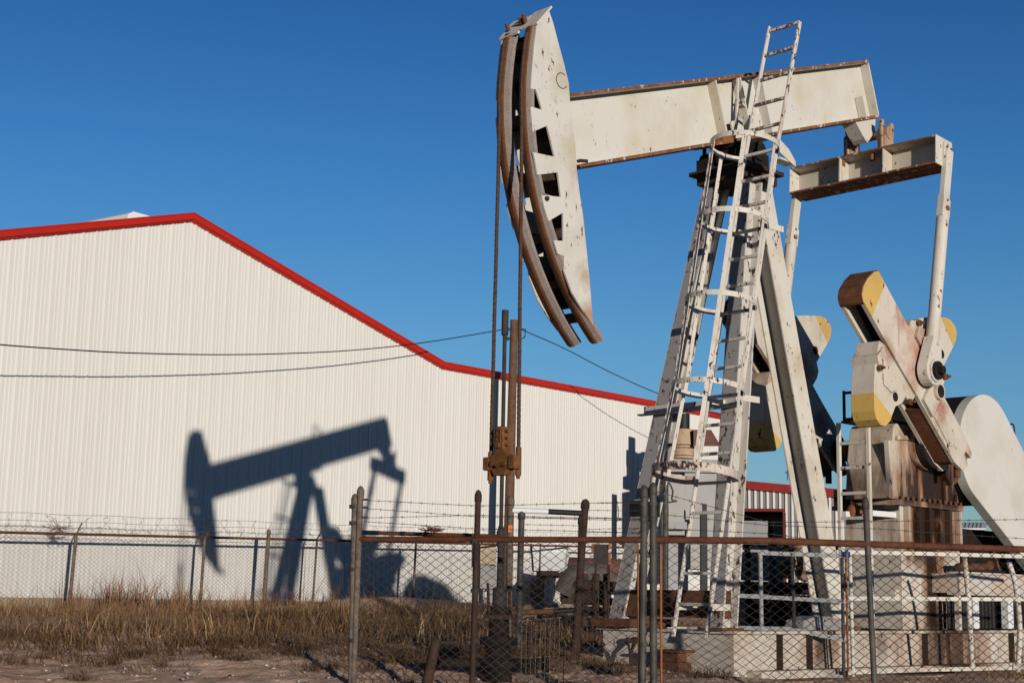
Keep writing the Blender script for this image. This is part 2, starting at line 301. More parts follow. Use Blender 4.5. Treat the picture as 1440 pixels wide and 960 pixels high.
def vnoise(x, y, sc, seed):
    g_ = np.random.default_rng(seed).uniform(-1, 1, (256, 256)); u = x/sc+1000; v = y/sc+1000; i = np.floor(u).astype(int); j = np.floor(v).astype(int); fu = sstep(u-i); fv = sstep(v-j)
    a0 = g_[i % 256, j % 256]; a1 = g_[(i+1) % 256, j % 256]; b0_ = g_[i % 256, (j+1) % 256]; b1 = g_[(i+1) % 256, (j+1) % 256]
    return (a0*(1-fu)+a1*fu)*(1-fv)+(b0_*(1-fu)+b1*fu)*fv
gx = axis2([(-16, -7, .16), (-7, 4.5, .045), (4.5, 12, .16)], 900); gy = axis2([(9, 12.8, .16), (12.8, 18.6, .032), (18.6, 36, .16)], 900)
X, Y = np.meshgrid(gx, gy, indexing='ij'); Z = gz(X, Y); nx, ny = X.shape
near = np.exp(-((X+1)/9)**4-((Y-16)/5)**4); Z = Z + near*(.020*vnoise(X, Y, .34, 1)+.013*vnoise(X, Y, .15, 2)+.009*vnoise(X, Y, .075, 3))
for ry, dp in ((15.75, .030), (14.1, .026), (15.1, .014)):          # wheel ruts along the track
    yy = Y-(ry+.10*np.sin(X*.7)+.05*np.sin(X*2.1+1)-.04*X); Z = Z - near*dp*(np.exp(-(yy/.11)**2)-.55*np.exp(-((np.abs(yy)-.2)/.08)**2))*(.6+.4*vnoise(X, Y, .5, 9))*(X < 2.2)
gm = bpy.data.meshes.new('ground'); vid = np.arange(nx*ny).reshape(nx, ny)
q = np.stack([vid[:-1, :-1], vid[1:, :-1], vid[1:, 1:], vid[:-1, 1:]], -1).reshape(-1, 4)
gm.from_pydata(np.stack([X, Y, Z], -1).reshape(-1, 3).tolist(), [], q.tolist()); gm.materials.append(M['ground'])
gm.polygons.foreach_set('use_smooth', [True]*len(gm.polygons)); gm.update()
g = bpy.data.objects.new('ground', gm); col.objects.link(g); g['kind'] = 'structure'
def gpt(x, y, dz=0.0): return Vector((x, y, float(gz(x, y))+dz))

def strip_mesh(name, V, Fc, tone, mat):
    me = bpy.data.meshes.new(name); me.vertices.add(len(V)); me.vertices.foreach_set('co', V.astype(np.float32).ravel())
    nf, k = Fc.shape; me.loops.add(nf*k); me.loops.foreach_set('vertex_index', Fc.astype(np.int32).ravel())
    me.polygons.add(nf); me.polygons.foreach_set('loop_start', np.arange(0, nf*k, k, dtype=np.int32))
    at = me.attributes.new('tone', 'FLOAT', 'POINT'); at.data.foreach_set('value', tone.astype(np.float32)); me.materials.append(mat); me.update(calc_edges=True); me.validate()
    o = bpy.data.objects.new(name, me); col.objects.link(o); o['kind'] = 'stuff'; return o
def blades(name, px, py, h, wd, lean, tone, mat):
    N = len(px); a = rng.uniform(0, 2*np.pi, N); b = rng.uniform(0, 2*np.pi, N); z = gz(px, py)-.02
    dx, dy = np.cos(a)*wd/2, np.sin(a)*wd/2; lx, ly = np.cos(b)*lean*h, np.sin(b)*lean*h
    V = np.zeros((N, 5, 3)); 
    for i, (k, s, ww) in enumerate(((0, -1, 1), (0, 1, 1), (.55, -1, .75), (.55, 1, .75), (1, 0, 0))):
        V[:, i, 0] = px+s*dx*ww+lx*k*k; V[:, i, 1] = py+s*dy*ww+ly*k*k; V[:, i, 2] = z+h*k*(1-.25*lean*k)
    base = np.arange(N)[:, None]*5; T = np.concatenate([base+np.array([[0, 1, 3]]), base+np.array([[0, 3, 2]]), base+np.array([[2, 3, 4]])])
    tn = np.repeat(tone, 5); return strip_mesh(name, V.reshape(-1, 3), T, tn, mat)
def in_pump(x, y, m=0.0):
    c, s = math.cos(PSI), math.sin(PSI); u = c*(x-OX)+s*(y-OY); v = -s*(x-OX)+c*(y-OY); return (u > -1.7-m) & (u < 9) & (np.abs(v) < 1.9+m)
N = 210000; px = rng.uniform(-15, 9, N); py = rng.uniform(15.6, 40, N); s = px*WN.x+py*WN.y; t = px*WT.x+py*WT.y
patch = .5+.5*np.sin(px*1.1+np.sin(py*.9)*1.5)*np.cos(py*.8+px*.4)
fine = .5+.5*np.sin(px*5.1+2*np.sin(py*3.3))*np.sin(py*4.7)
edge = 16.35+.35*np.sin(px*1.9)+.25*np.sin(px*4.7+1)+.25*np.clip(px+3.5, 0, 3)
keep = (py > edge+rng.exponential(.7, N)-.3) & (s < 26.9) & ~in_pump(px, py) 
dirt = sstep((t-23.3)/1.5)*sstep((s-21.2)/1.6)
keep &= rng.uniform(0, 1, N) < (.35+.65*patch)*(.55+.45*fine)*(1-.93*dirt)*(1-.55*sstep((s-19)/6))*np.where(px > 0, .45, 1)
px, py, s, patch, fine = px[keep], py[keep], s[keep], patch[keep], fine[keep]; N = len(px)
h = rng.gamma(6, .042, N)*(.6+.6*patch)*(1+.15*fine); h *= np.where(px > -.5, .7, 1)*(.95-.42*sstep((s-16)/6))
front = 1-sstep((py-16.3)/1.6); h = h*(1-.55*front)*(1+1.1*(rng.uniform(0, 1, N) < .035)); wd_ = rng.uniform(.006, .013, N); ln_ = rng.uniform(.1, .95, N); tn_ = np.clip(.22+.08*sstep((-px-3)/4)+.26*patch+.12*fine-.12*front+rng.normal(0, .22, N), 0, 1)
tuft = []                                              # scrubby dark tufts that straggle on to the track
for k in range(520):
    cx_ = rng.uniform(-9, 2.4); cy_ = 16.5+.3*math.sin(cx_*1.9)-rng.exponential(.45)+rng.uniform(0, 1.2); 
    if cy_ < 14.3 or bool(in_pump(np.array(cx_), np.array(cy_))): continue
    m_ = int(rng.integers(14, 60)); r_ = rng.uniform(.04, .16); tuft.append(np.stack([cx_+rng.normal(0, r_, m_), cy_+rng.normal(0, r_, m_), rng.uniform(.04, .17, m_)*rng.uniform(.6, 1.5), rng.uniform(0, .6, m_)*rng.uniform(.3, 1)], -1))
tuft = np.concatenate(tuft); m_ = len(tuft); px = np.concatenate([px, tuft[:, 0]]); py = np.concatenate([py, tuft[:, 1]]); h = np.concatenate([h, tuft[:, 2]]); wd_ = np.concatenate([wd_, rng.uniform(.005, .010, m_)]); ln_ = np.concatenate([ln_, rng.uniform(.3, 1.1, m_)]); tn_ = np.concatenate([tn_, tuft[:, 3]])
tag(blades('dry_grass', px, py, h, wd_, ln_, tn_, M['grass']), 'brown dry grass covering the strip between the gravel track and the back fence', 'grass')
# dead weeds: branched stalks near the back fence
wx, wy, wh, wl_, wt = [], [], [], [], []
for t0, n0, hh in ((20.0, 5, .7), (20.6, 14, .95), (21.2, 16, 1.0), (21.7, 18, .95), (22.2, 9, .8), (22.7, 16, .85), (23.3, 10, .9), (23.8, 12, .7), (24.5, 5, .8), (25.4, 5, .6), (26.3, 12, .55), (28.6, 10, .6), (30.5, 6, .5), (31.8, 8, .6), (33.5, 8, .5)):
    for k in range(n0):
        p = WT*(t0+rng.normal(0, .3))+WN*(25.8+rng.normal(0, .55)); H = hh*rng.uniform(.5, 1.35)
        for j in range(7):
            wx.append(p.x+rng.normal(0, .05)); wy.append(p.y+rng.normal(0, .05)); wh.append(H*rng.uniform(.45, 1)); wl_.append(rng.uniform(.05, .75)); wt.append(rng.uniform(.1, 1))
a = np.array
tag(blades('dead_weeds', a(wx), a(wy), a(wh), np.full(len(wx), .016), a(wl_), a(wt), M['weed']), 'tall reddish dead weeds standing along the foot of the back fence', 'weeds')
# gravel stones: small octahedral lumps on the track and yard
N = 1500; px = rng.uniform(-8, 5, N); py = 12.5+rng.uniform(0, 1, N)**.8*6.5; k = ~in_pump(px, py, -.3); px, py = px[k], py[k]; N = len(px)
r = rng.gamma(2.0, .0055, N)+.003; z = gz(px, py); V = np.zeros((N, 6, 3)); th = rng.uniform(0, 6.28, N)
for i in range(4):
    rr = r*rng.uniform(.7, 1.5, N); V[:, i, 0] = px+np.cos(th+i*1.57)*rr; V[:, i, 1] = py+np.sin(th+i*1.57)*rr; V[:, i, 2] = z+r*rng.uniform(.1, .4, N)
V[:, 4] = np.stack([px, py, z+r*rng.uniform(.7, 1.1, N)], -1); V[:, 5] = np.stack([px, py, z-r*.6], -1)
b0 = np.arange(N)[:, None]*6; T = np.concatenate([b0+a([[i, (i+1) % 4, 4]]) for i in range(4)]+[b0+a([[(i+1) % 4, i, 5]]) for i in range(4)])
tag(strip_mesh('gravel', V.reshape(-1, 3), T, np.repeat(rng.uniform(0, 1, N), 6), M['stone']), 'loose pale gravel stones scattered on the dusty track', 'gravel')

# ------------------------------------------------------------------ warehouse
W0 = wl(30, 0, .4)
wh_ = empty('warehouse', W0, 'large white ribbed metal warehouse with red roof trim behind the back fence', 'warehouse')
def wtz(u, v, off=0): p = wallp(u, v, off); return (p.dot(WT), p.z)
e0 = wtz(0, 336); e1 = wtz(267, 300); e2 = wtz(620, 509); e3 = wtz(990, 577.5)
slope = lambda p, q: (q[1]-p[1])/(q[0]-p[0])
TL = 2.0; TR = wtz(1043, 590)[0]
RL = [(TL, e1[1]-slope(e0, e1)*(e1[0]-TL)), e1, e2, (TR, e2[1]+slope(e2, e3)*(TR-e2[0]))]
RL[0] = (TL, max(RL[0][1], 3.5))
def roofz(t):
    for (a0, z0), (a1, z1) in zip(RL, RL[1:]):
        if t <= a1 or a1 == RL[-1][0]: return z0+(z1-z0)*(t-a0)/(a1-a0)
FAS = .215
mb = Local(W0); PIT = .382; t = TL; prof = []
while t < TR-.02:
    for dt, o in ((0, 0), (.018, .04), (.052, .04), (.07, 0), (.155, 0), (.165, .016), (.185, .016), (.195, 0), (.26, 0), (.27, .016), (.29, .016), (.30, 0)):
        if t+dt < TR: prof.append((t+dt, o))
    t += PIT
prof.append((TR, 0)); nP = len(prof)
ZB = .62
vs = [wl(t, o, ZB) for t, o in prof]+[wl(t, o, roofz(t)-.12) for t, o in prof]
mb.add(vs, [(i, i+1, nP+i+1, nP+i) for i in range(nP-1)]); 
B1 = 26.0                                             # right return wall, running away from the yard
mb.add([wl(TR, 0, ZB), wl(TR, -B1, ZB), wl(TR, -B1, roofz(TR)-.12), wl(TR, 0, roofz(TR)-.12)], [(0, 1, 2, 3)])
mb.build('wall', M['siding'], wh_)
mb = Local(W0)
for (a0, z0), (a1, z1) in zip(RL, RL[1:]): mb.hexa([wl(a0, .0, z0-.16), wl(a1, 0, z1-.16), wl(a1, -B1, z1-.16), wl(a0, -B1, z0-.16), wl(a0, .0, z0-.05), wl(a1, 0, z1-.05), wl(a1, -B1, z1-.05), wl(a0, -B1, z0-.05)])
mb.build('roof', M['roof'], wh_)
mb = Local(W0)
def fascia(o0, o1, d0, d1):
    for (a0, z0), (a1, z1) in zip(RL, RL[1:]): mb.hexa([wl(a0, o1, z0-d1), wl(a1, o1, z1-d1), wl(a1, o0, z1-d1), wl(a0, o0, z0-d1), wl(a0, o1, z0-d0), wl(a1, o1, z1-d0), wl(a1, o0, z1-d0), wl(a0, o0, z0-d0)])
fascia(.0, .16, 0, .17); fascia(.0, .125, .17, .192); fascia(.0, .095, .192, FAS); fascia(0, .175, -.004, .03)
t = TL+1.3
while t < TR-.5:
    z_ = roofz(t); sl = roofz(t+.1)-z_; mb.hexa([wl(t, .163, z_-.168), wl(t+.1, .163, z_+sl-.168), wl(t+.1, .1601, z_+sl-.168), wl(t, .1601, z_-.168), wl(t, .163, z_+.0), wl(t+.1, .163, z_+sl), wl(t+.1, .1601, z_+sl), wl(t, .1601, z_)]); t += 3.05
mb.build('roof_trim', M['red'], wh_)
mb = Local(W0); mb.hexa([wl(TL, .05, .0), wl(TR, .05, .0), wl(TR, -.3, .0), wl(TL, -.3, .0), wl(TL, .05, ZB+.0), wl(TR, .05, ZB), wl(TR, -.3, ZB), wl(TL, -.3, ZB)]); mb.build('foundation', M['found'], wh_)
mb = Local(W0)                                        # base trim angle
mb.hexa([wl(TL, .07, ZB-.01), wl(TR, .07, ZB-.01), wl(TR, .0, ZB-.01), wl(TL, .0, ZB-.01), wl(TL, .07, ZB+.03), wl(TR, .07, ZB+.03), wl(TR, 0, ZB+.03), wl(TL, .0, ZB+.03)]); mb.build('base_trim', M['siding'], wh_)
p0 = wallp(186, 311, -1.2); mb = Local(W0)            # ridge ventilator running back along the ridge
tz = e1[0]-.55; rz = e1[1]-.30
poly = [(-.5, -.3), (-.42, .18), (-.26, .27), (.26, .27), (.42, .18), (.5, -.3)]
vs = [wl(tz+q[0]-.15, -1.0, rz+q[1]) for q in poly]+[wl(tz+q[0]-.15, -3.0, rz+q[1]) for q in poly]; k = len(poly)
mb.add(vs, [tuple(range(k-1, -1, -1)), tuple(range(k, 2*k))]+[(i, (i+1) % k, (i+1) % k+k, i+k) for i in range(k)]); mb.build('ridge_vent', M['white'], wh_)

# workshop beyond: grey ribbed end wall with dark red trim and a doorway
def shop():
    A = dep(1010, 846, 62); A.z = .5; Bp = dep(1300, 846, 60.0); Bp.z = .5; d = (Bp-A).normalized(); nn = Vector((d.y, -d.x, 0))
    if nn.dot(A) > 0: nn = -nn
    e = empty('workshop', A, 'grey ribbed workshop with dark red roof trim and an open doorway, behind the pumpjack legs', 'workshop')
    def hit(u, v):
        s_ = sight(u, v); tt = ((A-EYE_P).dot(nn))/s_.dot(nn); p = EYE_P+s_*tt; return ((p-A).dot(d), p.z)
    r0 = hit(1047, 676); r1 = hit(1181, 688); zf = lambda t: r0[1]+(r1[1]-r0[1])*(t-r0[0])/(r1[0]-r0[0])
    d0, dz = hit(1101, 719); L = hit(1290, 800)[0]; mb = Local(A); t = -2.0; pr = []; wm = Local(A)
    P = lambda t, o, z: A+d*t+nn*o+Vector((0, 0, z-A.z))
    mb.cur = 0; step = hit(1060, 700)[0]-hit(1051.4, 700)[0]
    def sheet(ta, tb, zlo):
        k = math.ceil((ta)/step)
        pts = [(ta, 0)]
        while k*step+.12 < tb:
            if k*step > ta: pts += [(k*step, 0), (k*step+.01, .07), (k*step+.07, .07), (k*step+.10, 0)]
            k += 1
        pts.append((tb, 0)); m = len(pts)
        for (t0, o0), (t1, o1) in zip(pts, pts[1:]):
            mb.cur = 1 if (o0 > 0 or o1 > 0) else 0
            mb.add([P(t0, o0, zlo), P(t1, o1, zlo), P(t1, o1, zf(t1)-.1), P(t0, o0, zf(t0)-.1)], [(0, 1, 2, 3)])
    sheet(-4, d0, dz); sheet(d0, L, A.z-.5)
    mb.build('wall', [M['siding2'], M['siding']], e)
    mb = Local(A); mb.hexa([P(-4, .22, zf(-4)-.34), P(L, .22, zf(L)-.34), P(L, -.1, zf(L)-.34), P(-4, -.1, zf(-4)-.34), P(-4, .22, zf(-4)), P(L, .22, zf(L)), P(L, -8, zf(L)), P(-4, -8, zf(-4))]); mb.build('roof_trim', M['shopred'], e)  # one even mid red over the whole trim
    mb = Local(A); mb.obox(P(d0-3, .02, dz+.06), d*3.1, nn*.09, Vector((0, 0, .06))); mb.obox(P(d0+.06, .02, dz/2+.1), d*.06, nn*.09, Vector((0, 0, dz/2-.15))); mb.build('door_frame', M['darkred'], e)
    mb = Local(A); mb.obox(P(d0-2.9, -.9, 2.2), d*2.2, nn*.03, Vector((0, 0, 2.0))); mb.build('door_leaf', M['greybox'], e)
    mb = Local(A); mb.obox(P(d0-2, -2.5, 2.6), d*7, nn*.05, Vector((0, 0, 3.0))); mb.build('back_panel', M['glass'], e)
    v0 = P(hit(1107, 680)[0], -.2, zf(0)-.05); mb = Local(A); mb.tube([v0, v0+Vector((0, 0, .42))], .02, 6); mb.tube([v0+Vector((0, 0, .3))-d*.12, v0+Vector((0, 0, .36))+d*.16], .018, 6); mb.tube([v0+Vector((0, 0, .2))-d*.02, v0+Vector((0, 0, .22))+d*.22], .02, 6); mb.build('weather_vane', M['iron'], e)
shop()

# ------------------------------------------------------------------ chain-link fences
def chain(mb, A, B, z0, z1, w_, h_, r, seg=3):
    A, B = Vector(A), Vector(B); L = (B-A).length; d = (B-A).normalized(); d.z = 0; nn = Vector((-d.y, d.x, 0)); n = int(L/w_); m = int((z1-z0)/(h_/2))
    vs = []; fs = []
    for i in range(n+1):
        for j in range(m+1):
            off = (w_/2 if j % 2 else -w_/2)*1.0*(1 if i % 2 == 0 else -1)
            zA = A.z+(B.z-A.z)*(i*w_/L); bulge = .012*math.sin(i*.21)*math.sin(j*.13)
            c = A+d*(i*w_+off)+nn*(bulge+(.004 if i % 2 else -.004)); c.z = zA+z0+j*h_/2
            for k in range(seg): al = 2*math.pi*k/seg; vs.append((c.x+d.x*math.cos(al)*r+nn.x*math.sin(al)*r, c.y+d.y*math.cos(al)*r+nn.y*math.sin(al)*r, c.z))
        b = i*(m+1)*seg
        for j in range(m):
            for k in range(seg): fs.append((b+j*seg+k, b+j*seg+(k+1) % seg, b+(j+1)*seg+(k+1) % seg, b+(j+1)*seg+k))
    mb.add(vs, fs)
def pipe_post(mb, p, top, r, cap=True, lean=(0, 0)):
    p = Vector(p); t = p+Vector((lean[0], lean[1], top)); mb.cyl(p-Vector((0, 0, .1)), t, r, 12)
    if cap: ax = (t-p).normalized(); mb.tube([t-ax*.05, t-ax*.045, t+ax*.015, t+ax*.05, t+ax*.065], [r*1.0, r*1.22, r*1.22, r*.8, .004], 12)
def barb(mb, pts, r=.0028, step=.13, sag=.0):
    pts = [Vector(q) for q in pts]
    for a_, b_ in zip(pts, pts[1:]):
        L = (b_-a_).length; n = max(4, int(L/.25)); P = [a_.lerp(b_, i/n)+Vector((0, 0, -sag*4*(i/n)*(1-i/n))) for i in range(n+1)]; mb.tube(P, r, 5)
        k = step*.4
        while k < L:
            f = k/L; c = a_.lerp(b_, f)+Vector((0, 0, -sag*4*f*(1-f))); an = rng.uniform(0, 3.14); v = Vector((math.cos(an)*.4, .2, math.sin(an))).normalized()*.016
            mb.tube([c-v, c+v], r*.8, 4); v2 = Vector((.5*v.z, 0, -v.x)); mb.tube([c-v2+Vector((.008, 0, 0)), c+v2+Vector((.008, 0, 0))], r*.8, 4); k += step*rng.uniform(.85, 1.15)
RZ = 1.335
fL = lev(505, 758, RZ); fC = lev(912, 758.5, RZ); fM = lev(1080, 760, RZ); fR0 = lev(1440, 772, RZ); fR = fM+(fR0-fM)*1.5
on = lambda A, B, u: A.lerp(B, u)
def atpx(A, B, u_px, v):                              # point of vertical plane A-B seen at that pixel
    d = (B-A); nn = Vector((d.y, -d.x, 0)); s_ = sight(u_px, v); return EYE_P+s_*((A-EYE_P).dot(nn)/s_.dot(nn))
def flat(p): return Vector((p.x, p.y, 0))
# left (gate side) fence
fo = flat(fL.lerp(fC, .5)); fl = empty('chain_link_fence', fo, 'near chain link fence with rusty top rail in front of the wellhead', 'fence', 0, 'chain link fences')
mb = Local(fo); chain(mb, flat(fL), flat(fC), -.06, RZ+.045, .058, .078, .0050); mb.build('chain_link_mesh', M['link'], fl)
mb = Local(fo); mb.cyl(fL, fC-(fC-fL).normalized()*.06, .028, 12); mb.build('top_rail', M['railrust'], fl)
q0 = atpx(fL, fC, 508, 747)+Vector((0, .22, .0)); q1 = atpx(fL, fC, 702, 752.5)+Vector((0, .22, 0)); mb = Local(fo); mb.cyl(q0, q1, .021, 10); mb.build('upper_rail', M['railrust'], fl)
mb = Local(fo)
for f in (.3, .47, .76): c_ = q0.lerp(q1, f); d_ = (q1-q0).normalized()*.025; mb.cyl(c_-d_, c_+d_, .024, 10)
mb.cyl(q0.lerp(q1, .0)-(q1-q0).normalized()*.02, q0.lerp(q1, .12), .0235, 10); mb.build('rail_band', M['black'], fl)
for (u, vt, ub, mt, r) in ((499, 703, 494, 'postbrown', .030), (507, 692, 497, 'postbrown', .030), (672.5, 698, 664, 'dark', .028)):
    t_ = atpx(fL, fC, u, vt); b_ = atpx(fL, fC, ub, 960); ax = (b_-t_); b_ = t_+ax*(t_.z/(t_.z-b_.z)); mb = Local(fo); pipe_post(mb, b_, t_.z, r, True, (t_.x-b_.x, t_.y-b_.y)); mb.build('post', M[mt], fl)
mb = Local(fo)
for va, vb in ((703, 711), (714.5, 726), (728, 724), (733, 743)):
    a0 = atpx(fL, fC, 512, va); b0 = atpx(fL, fC, 672, vb); c0 = atpx(fL, fC, 912, (va+2 if va < 710 else vb+6)); barb(mb, [a0, b0, c0], .0026)
for vv in (702, 713, 727):
    q = atpx(fL, fC, 510, vv); mb.tube([q-Vector((.03, 0, 0)), q+Vector((.05, 0, .0))], .012, 6)
mb.build('barbed_wire', M['link'], fl)
mb = Local(fo)                                         # wire ties and clamps on the posts
for u, vs_ in ((497, (712, 735, 800, 900)), (668, (760, 830, 900))):
    for v in vs_: q = atpx(fL, fC, u, v); mb.cyl(q-Vector((0, 0, .018)), q+Vector((0, 0, .018)), .041, 12)
mb.build('clamp', M['iron'], fl)
mb = Local(fo); q0 = atpx(fL, fC, 600, 962); q0.z = 0; mb.tube([q0, q0+Vector((.08, 0, .42))], .05, 10); mb.build('short_stub_post', M['dark'], fl)
# right fence
fo = flat(fM); fr = empty('chain_link_fence', fo, 'near chain link fence with brown top rail in front of the pumpjack base', 'fence', 0, 'chain link fences')
mb = Local(fo); chain(mb, flat(fC)+Vector((.03, 0, 0)), flat(fM), -.04, RZ+.045, .058, .078, .0050); chain(mb, flat(fM)+Vector((.03, .01, 0)), flat(fR), -.02, RZ+.045, .058, .078, .0050); mb.build('chain_link_mesh', M['link'], fr)
mb = Local(fo); mb.tube([fC+Vector((.03, -.01, 0)), fM, fR], .030, 12); mb.build('top_rail', M['railrust'], fr)
for u, vt, ub, r, mt in ((906, 692, 903, .032, 'galv'), (918.5, 688, 919, .032, 'galv')):
    A_, B_ = fL, fC; t_ = atpx(A_, B_, u, vt); b_ = atpx(A_, B_, ub, 960); b_ = t_+(b_-t_)*(t_.z/(t_.z-b_.z)); mb = Local(fo); pipe_post(mb, b_, t_.z, r, True, (t_.x-b_.x, t_.y-b_.y)); mb.build('post', M[mt], fr)
t_ = atpx(fM, fR, 1217, 708); b_ = atpx(fM, fR, 1230, 960); b_ = t_+(b_-t_)*(t_.z/(t_.z-b_.z)); mb = Local(fo); pipe_post(mb, b_, t_.z, .027, True, (t_.x-b_.x, t_.y-b_.y)); mb.build('post', M['galv'], fr)
for u, ub in ((897, 899), (929, 930)):
    t_ = atpx(fL, fC, u, 765); b_ = atpx(fL, fC, ub, 960); mb = Local(fo); mb.cyl(t_, t_+(b_-t_)*(t_.z/(t_.z-b_.z)), .011, 8); mb.build('tension_rod', M['orange'], fr)
mb = Local(fo)
for v in (708, 730, 775, 842, 905):
    for u in (905, 918.5): q = atpx(fL, fC, u, v); mb.cyl(q-Vector((0, 0, .016)), q+Vector((0, 0, .016)), .038, 12)
    if v > 730: a0 = atpx(fL, fC, 899, v+2); b0 = atpx(fL, fC, 916, v+2); mb.bar(a0, b0, (0, 0, 1), .012, .018)
mb.build('clamp', M['galv'], fr)
mb = Local(fo)
for pts in (((920, 690), (1080, 734), (1217, 733), (1440, 730), (1700, 728)), ((920, 722), (1080, 738), (1230, 743), (1440, 757), (1700, 770)), ((920, 742), (1080, 750), (1217, 768), (1300, 770))):
    P = [atpx(fC, fM, u, v) if u <= 1080 else atpx(fM, fR, u, v) for u, v in pts]; barb(mb, P, .0026)
mb.build('barbed_wire', M['link'], fr)
# back fence with razor coils, parallel to the warehouse
OFFB = 1.35
def bf(u, v): p = wallp(u, v, OFFB); return p
tA = bf(-150, 745).dot(WT); tB = bf(905, 790).dot(WT); zr = lambda t: (lambda p, q: p.z+(q.z-p.z)*(t-p.dot(WT))/(q.dot(WT)-p.dot(WT)))(bf(0, 748), bf(490, 760))
fo = wl(28, OFFB, .4); bk = empty('chain_link_fence', fo, 'long back chain link fence topped with razor wire coils in front of the white warehouse', 'fence', 0, 'chain link fences')
mb = Local(fo); ZG = .30; chain(mb, wl(tA, OFFB, ZG), wl(tB, OFFB, ZG+.2), .0, zr(28)-ZG-.05, .066, .09, .0042); mb.build('chain_link_mesh', M['farlink'], bk)
mb = Local(fo); mb.tube([wl(t, OFFB, zr(t)) for t in (tA, 25, 31, tB)], .030, 8); mb.build('top_rail', M['railrust'], bk)
mb = Local(fo); N = 900
mb.tube([wl(tA+(tB-tA)*i/N+.07*math.sin(i*.9), OFFB+.16*math.cos(i*math.pi/8)-.05, zr(tA+(tB-tA)*i/N)+.23+(.17+.03*math.sin(i*.37))*math.sin(i*math.pi/8)) for i in range(N+1)], .0034, 4, False)
for k in range(120):
    i = rng.integers(0, N); t = tA+(tB-tA)*i/N; c = wl(t+.07*math.sin(i*.9), OFFB+.16*math.cos(i*math.pi/8)-.05, zr(t)+.23+(.17+.03*math.sin(i*.37))*math.sin(i*math.pi/8)); mb.tube([c-WT*.02, c+WT*.02+Vector((0, 0, .01))], .006, 4)
mb.build('razor_wire', M['farlink'], bk)
for off, dz in ((.16, .12), (.22, .25), (.3, .40)):
    mb = Local(fo); mb.tube([wl(t, OFFB+off, zr(t)+dz+.01*math.sin(t*3)) for t in np.linspace(tA, tB, 60)], .0045, 4, False); mb.build('barbed_wire', M['farlink'], bk)
for (u, vt, ub, vb, arm, r) in ((107, 752, 97, 850, 1, .038), (288, 757, 281, 852, 1, .036), (378, 747, 370, 856, 0, .050), (446, 757, 439, 850, 1, .030), (548, 765, 580, 845, 0, .0), (585, 763, 580, 848, 0, .034), (760, 765, 757, 850, 0, .03), (845, 768, 842, 850, 0, .03)):
    if r == 0: continue
    t_ = bf(u, vt); b_ = bf(ub, vb); mb = Local(fo); mb.cyl(b_-Vector((0, 0, .3)), t_, r, 10)
    if arm: mb.bar(t_, t_+Vector((0, 0, .26))+WN*-.30-WT*.10, (1, 0, 0), .03, .03)
    else: mb.ball(t_, r*1.15, 8)
    mb.build('post', M['postbrown'], bk)

# ------------------------------------------------------------------ pole and overhead wire
pb = wallp(722, 840, 1.3); pt = wallp(723, 450, 1.3); pp = Vector((pt.x, pt.y, .5))
po = empty('utility_pole', pp, 'slim brown timber utility pole between the bridle ropes in front of the warehouse', 'utility pole')
lean = wallp(714, 800, 1.3)-pt; base = pt+lean*((pt.z-.3)/(-lean.z)); mb = Local(pp); n_ = (base-pt).normalized()
mb.tube([base, pt], [.17, .125], 10); mb.build('shaft', rust('pole_timber', (.10,.052,.028,1), (.17,.09,.05,1), 3), po)
mb = Local(pp)
for v, sx in ((463, -1), (470, 1), (476, -1)):
    q = wallp(722+sx*8, v, 1.3); c = wallp(722, v, 1.3); mb.tube([c, q], .02, 6); mb.cyl(q-Vector((0, 0, .05)), q+Vector((0, 0, .05)), .05, 8)
mb.build('insulator', M['iron'], po)
mb = Local(pp); tie = [wallp(722, 462, 1.3), wallp(739, 463, 1.4), wallp(738, 474, 1.4), wallp(732, 477, 1.4), wallp(728, 476, 1.4)]; mb.tube(tie, .018, 6); mb.build('tie_wire', M['wirebl'], po)
def spline(P, n=14):
    out = []
    for i in range(len(P)-1):
        p0, p1, p2, p3 = P[max(i-1, 0)], P[i], P[i+1], P[min(i+2, len(P)-1)]
        for k in range(n): t = k/n; out.append(.5*((2*p1)+(p2-p0)*t+(2*p0-5*p1+4*p2-p3)*t*t+(3*p1-p0-3*p2+p3)*t**3))
    return out+[P[-1]]
wp = [wallp(-260, 455, 3.2), wallp(-120, 473, 2.7), wallp(0, 484.5, 2.3), wallp(90, 491, 2.1), wallp(180, 496, 1.95), wallp(300, 498.5, 1.75), wallp(400, 497, 1.6), wallp(500, 492, 1.45), wallp(600, 481, 1.35), wallp(715, 462, 1.3)]
mb = Local(wp[0]); mb.tube(spline(wp), .016, 6); o = mb.build('overhead_wire', M['wirebl']); o.location = wp[0]; tag(o, 'sagging black overhead wire crossing in front of the white warehouse wall to the pole', 'wire', 'overhead wires')
wp = [wallp(730, 462, 1.3), wallp(770, 479, 1.6), wallp(800, 493, 1.9), wallp(860, 524, 2.5), wallp(925, 553, 3.2), wallp(990, 576, 3.9), wallp(1060, 598, 4.6), wallp(1108, 611, 5.1)]
mb = Local(wp[0]); mb.tube(spline(wp), .015, 6); o = mb.build('overhead_wire', M['wirebl']); o.location = wp[0]; tag(o, 'black overhead wire dropping right from the pole to behind the pumpjack legs', 'wire', 'overhead wires')

# ------------------------------------------------------------------ pumpjack (meshes in the pump's own frame: x toward the tail, y away, z up)
PJ = empty('pumpjack', (OX, OY, 0), 'tall cream painted oil pumpjack with rust stains, caged ladder and yellow tipped crank weights', 'pumpjack', PSI)
ct, st = math.cos(TILT), math.sin(TILT)
bmx = lambda x, y, z: Vector((ct*x-st*z, y, BEAM_Z+st*x+ct*z))
BX = Vector((ct, 0, st)); BZ = Vector((-st, 0, ct)); YY = Vector((0, 1, 0)); ZZ = Vector((0, 0, 1)); XX = Vector((1, 0, 0))
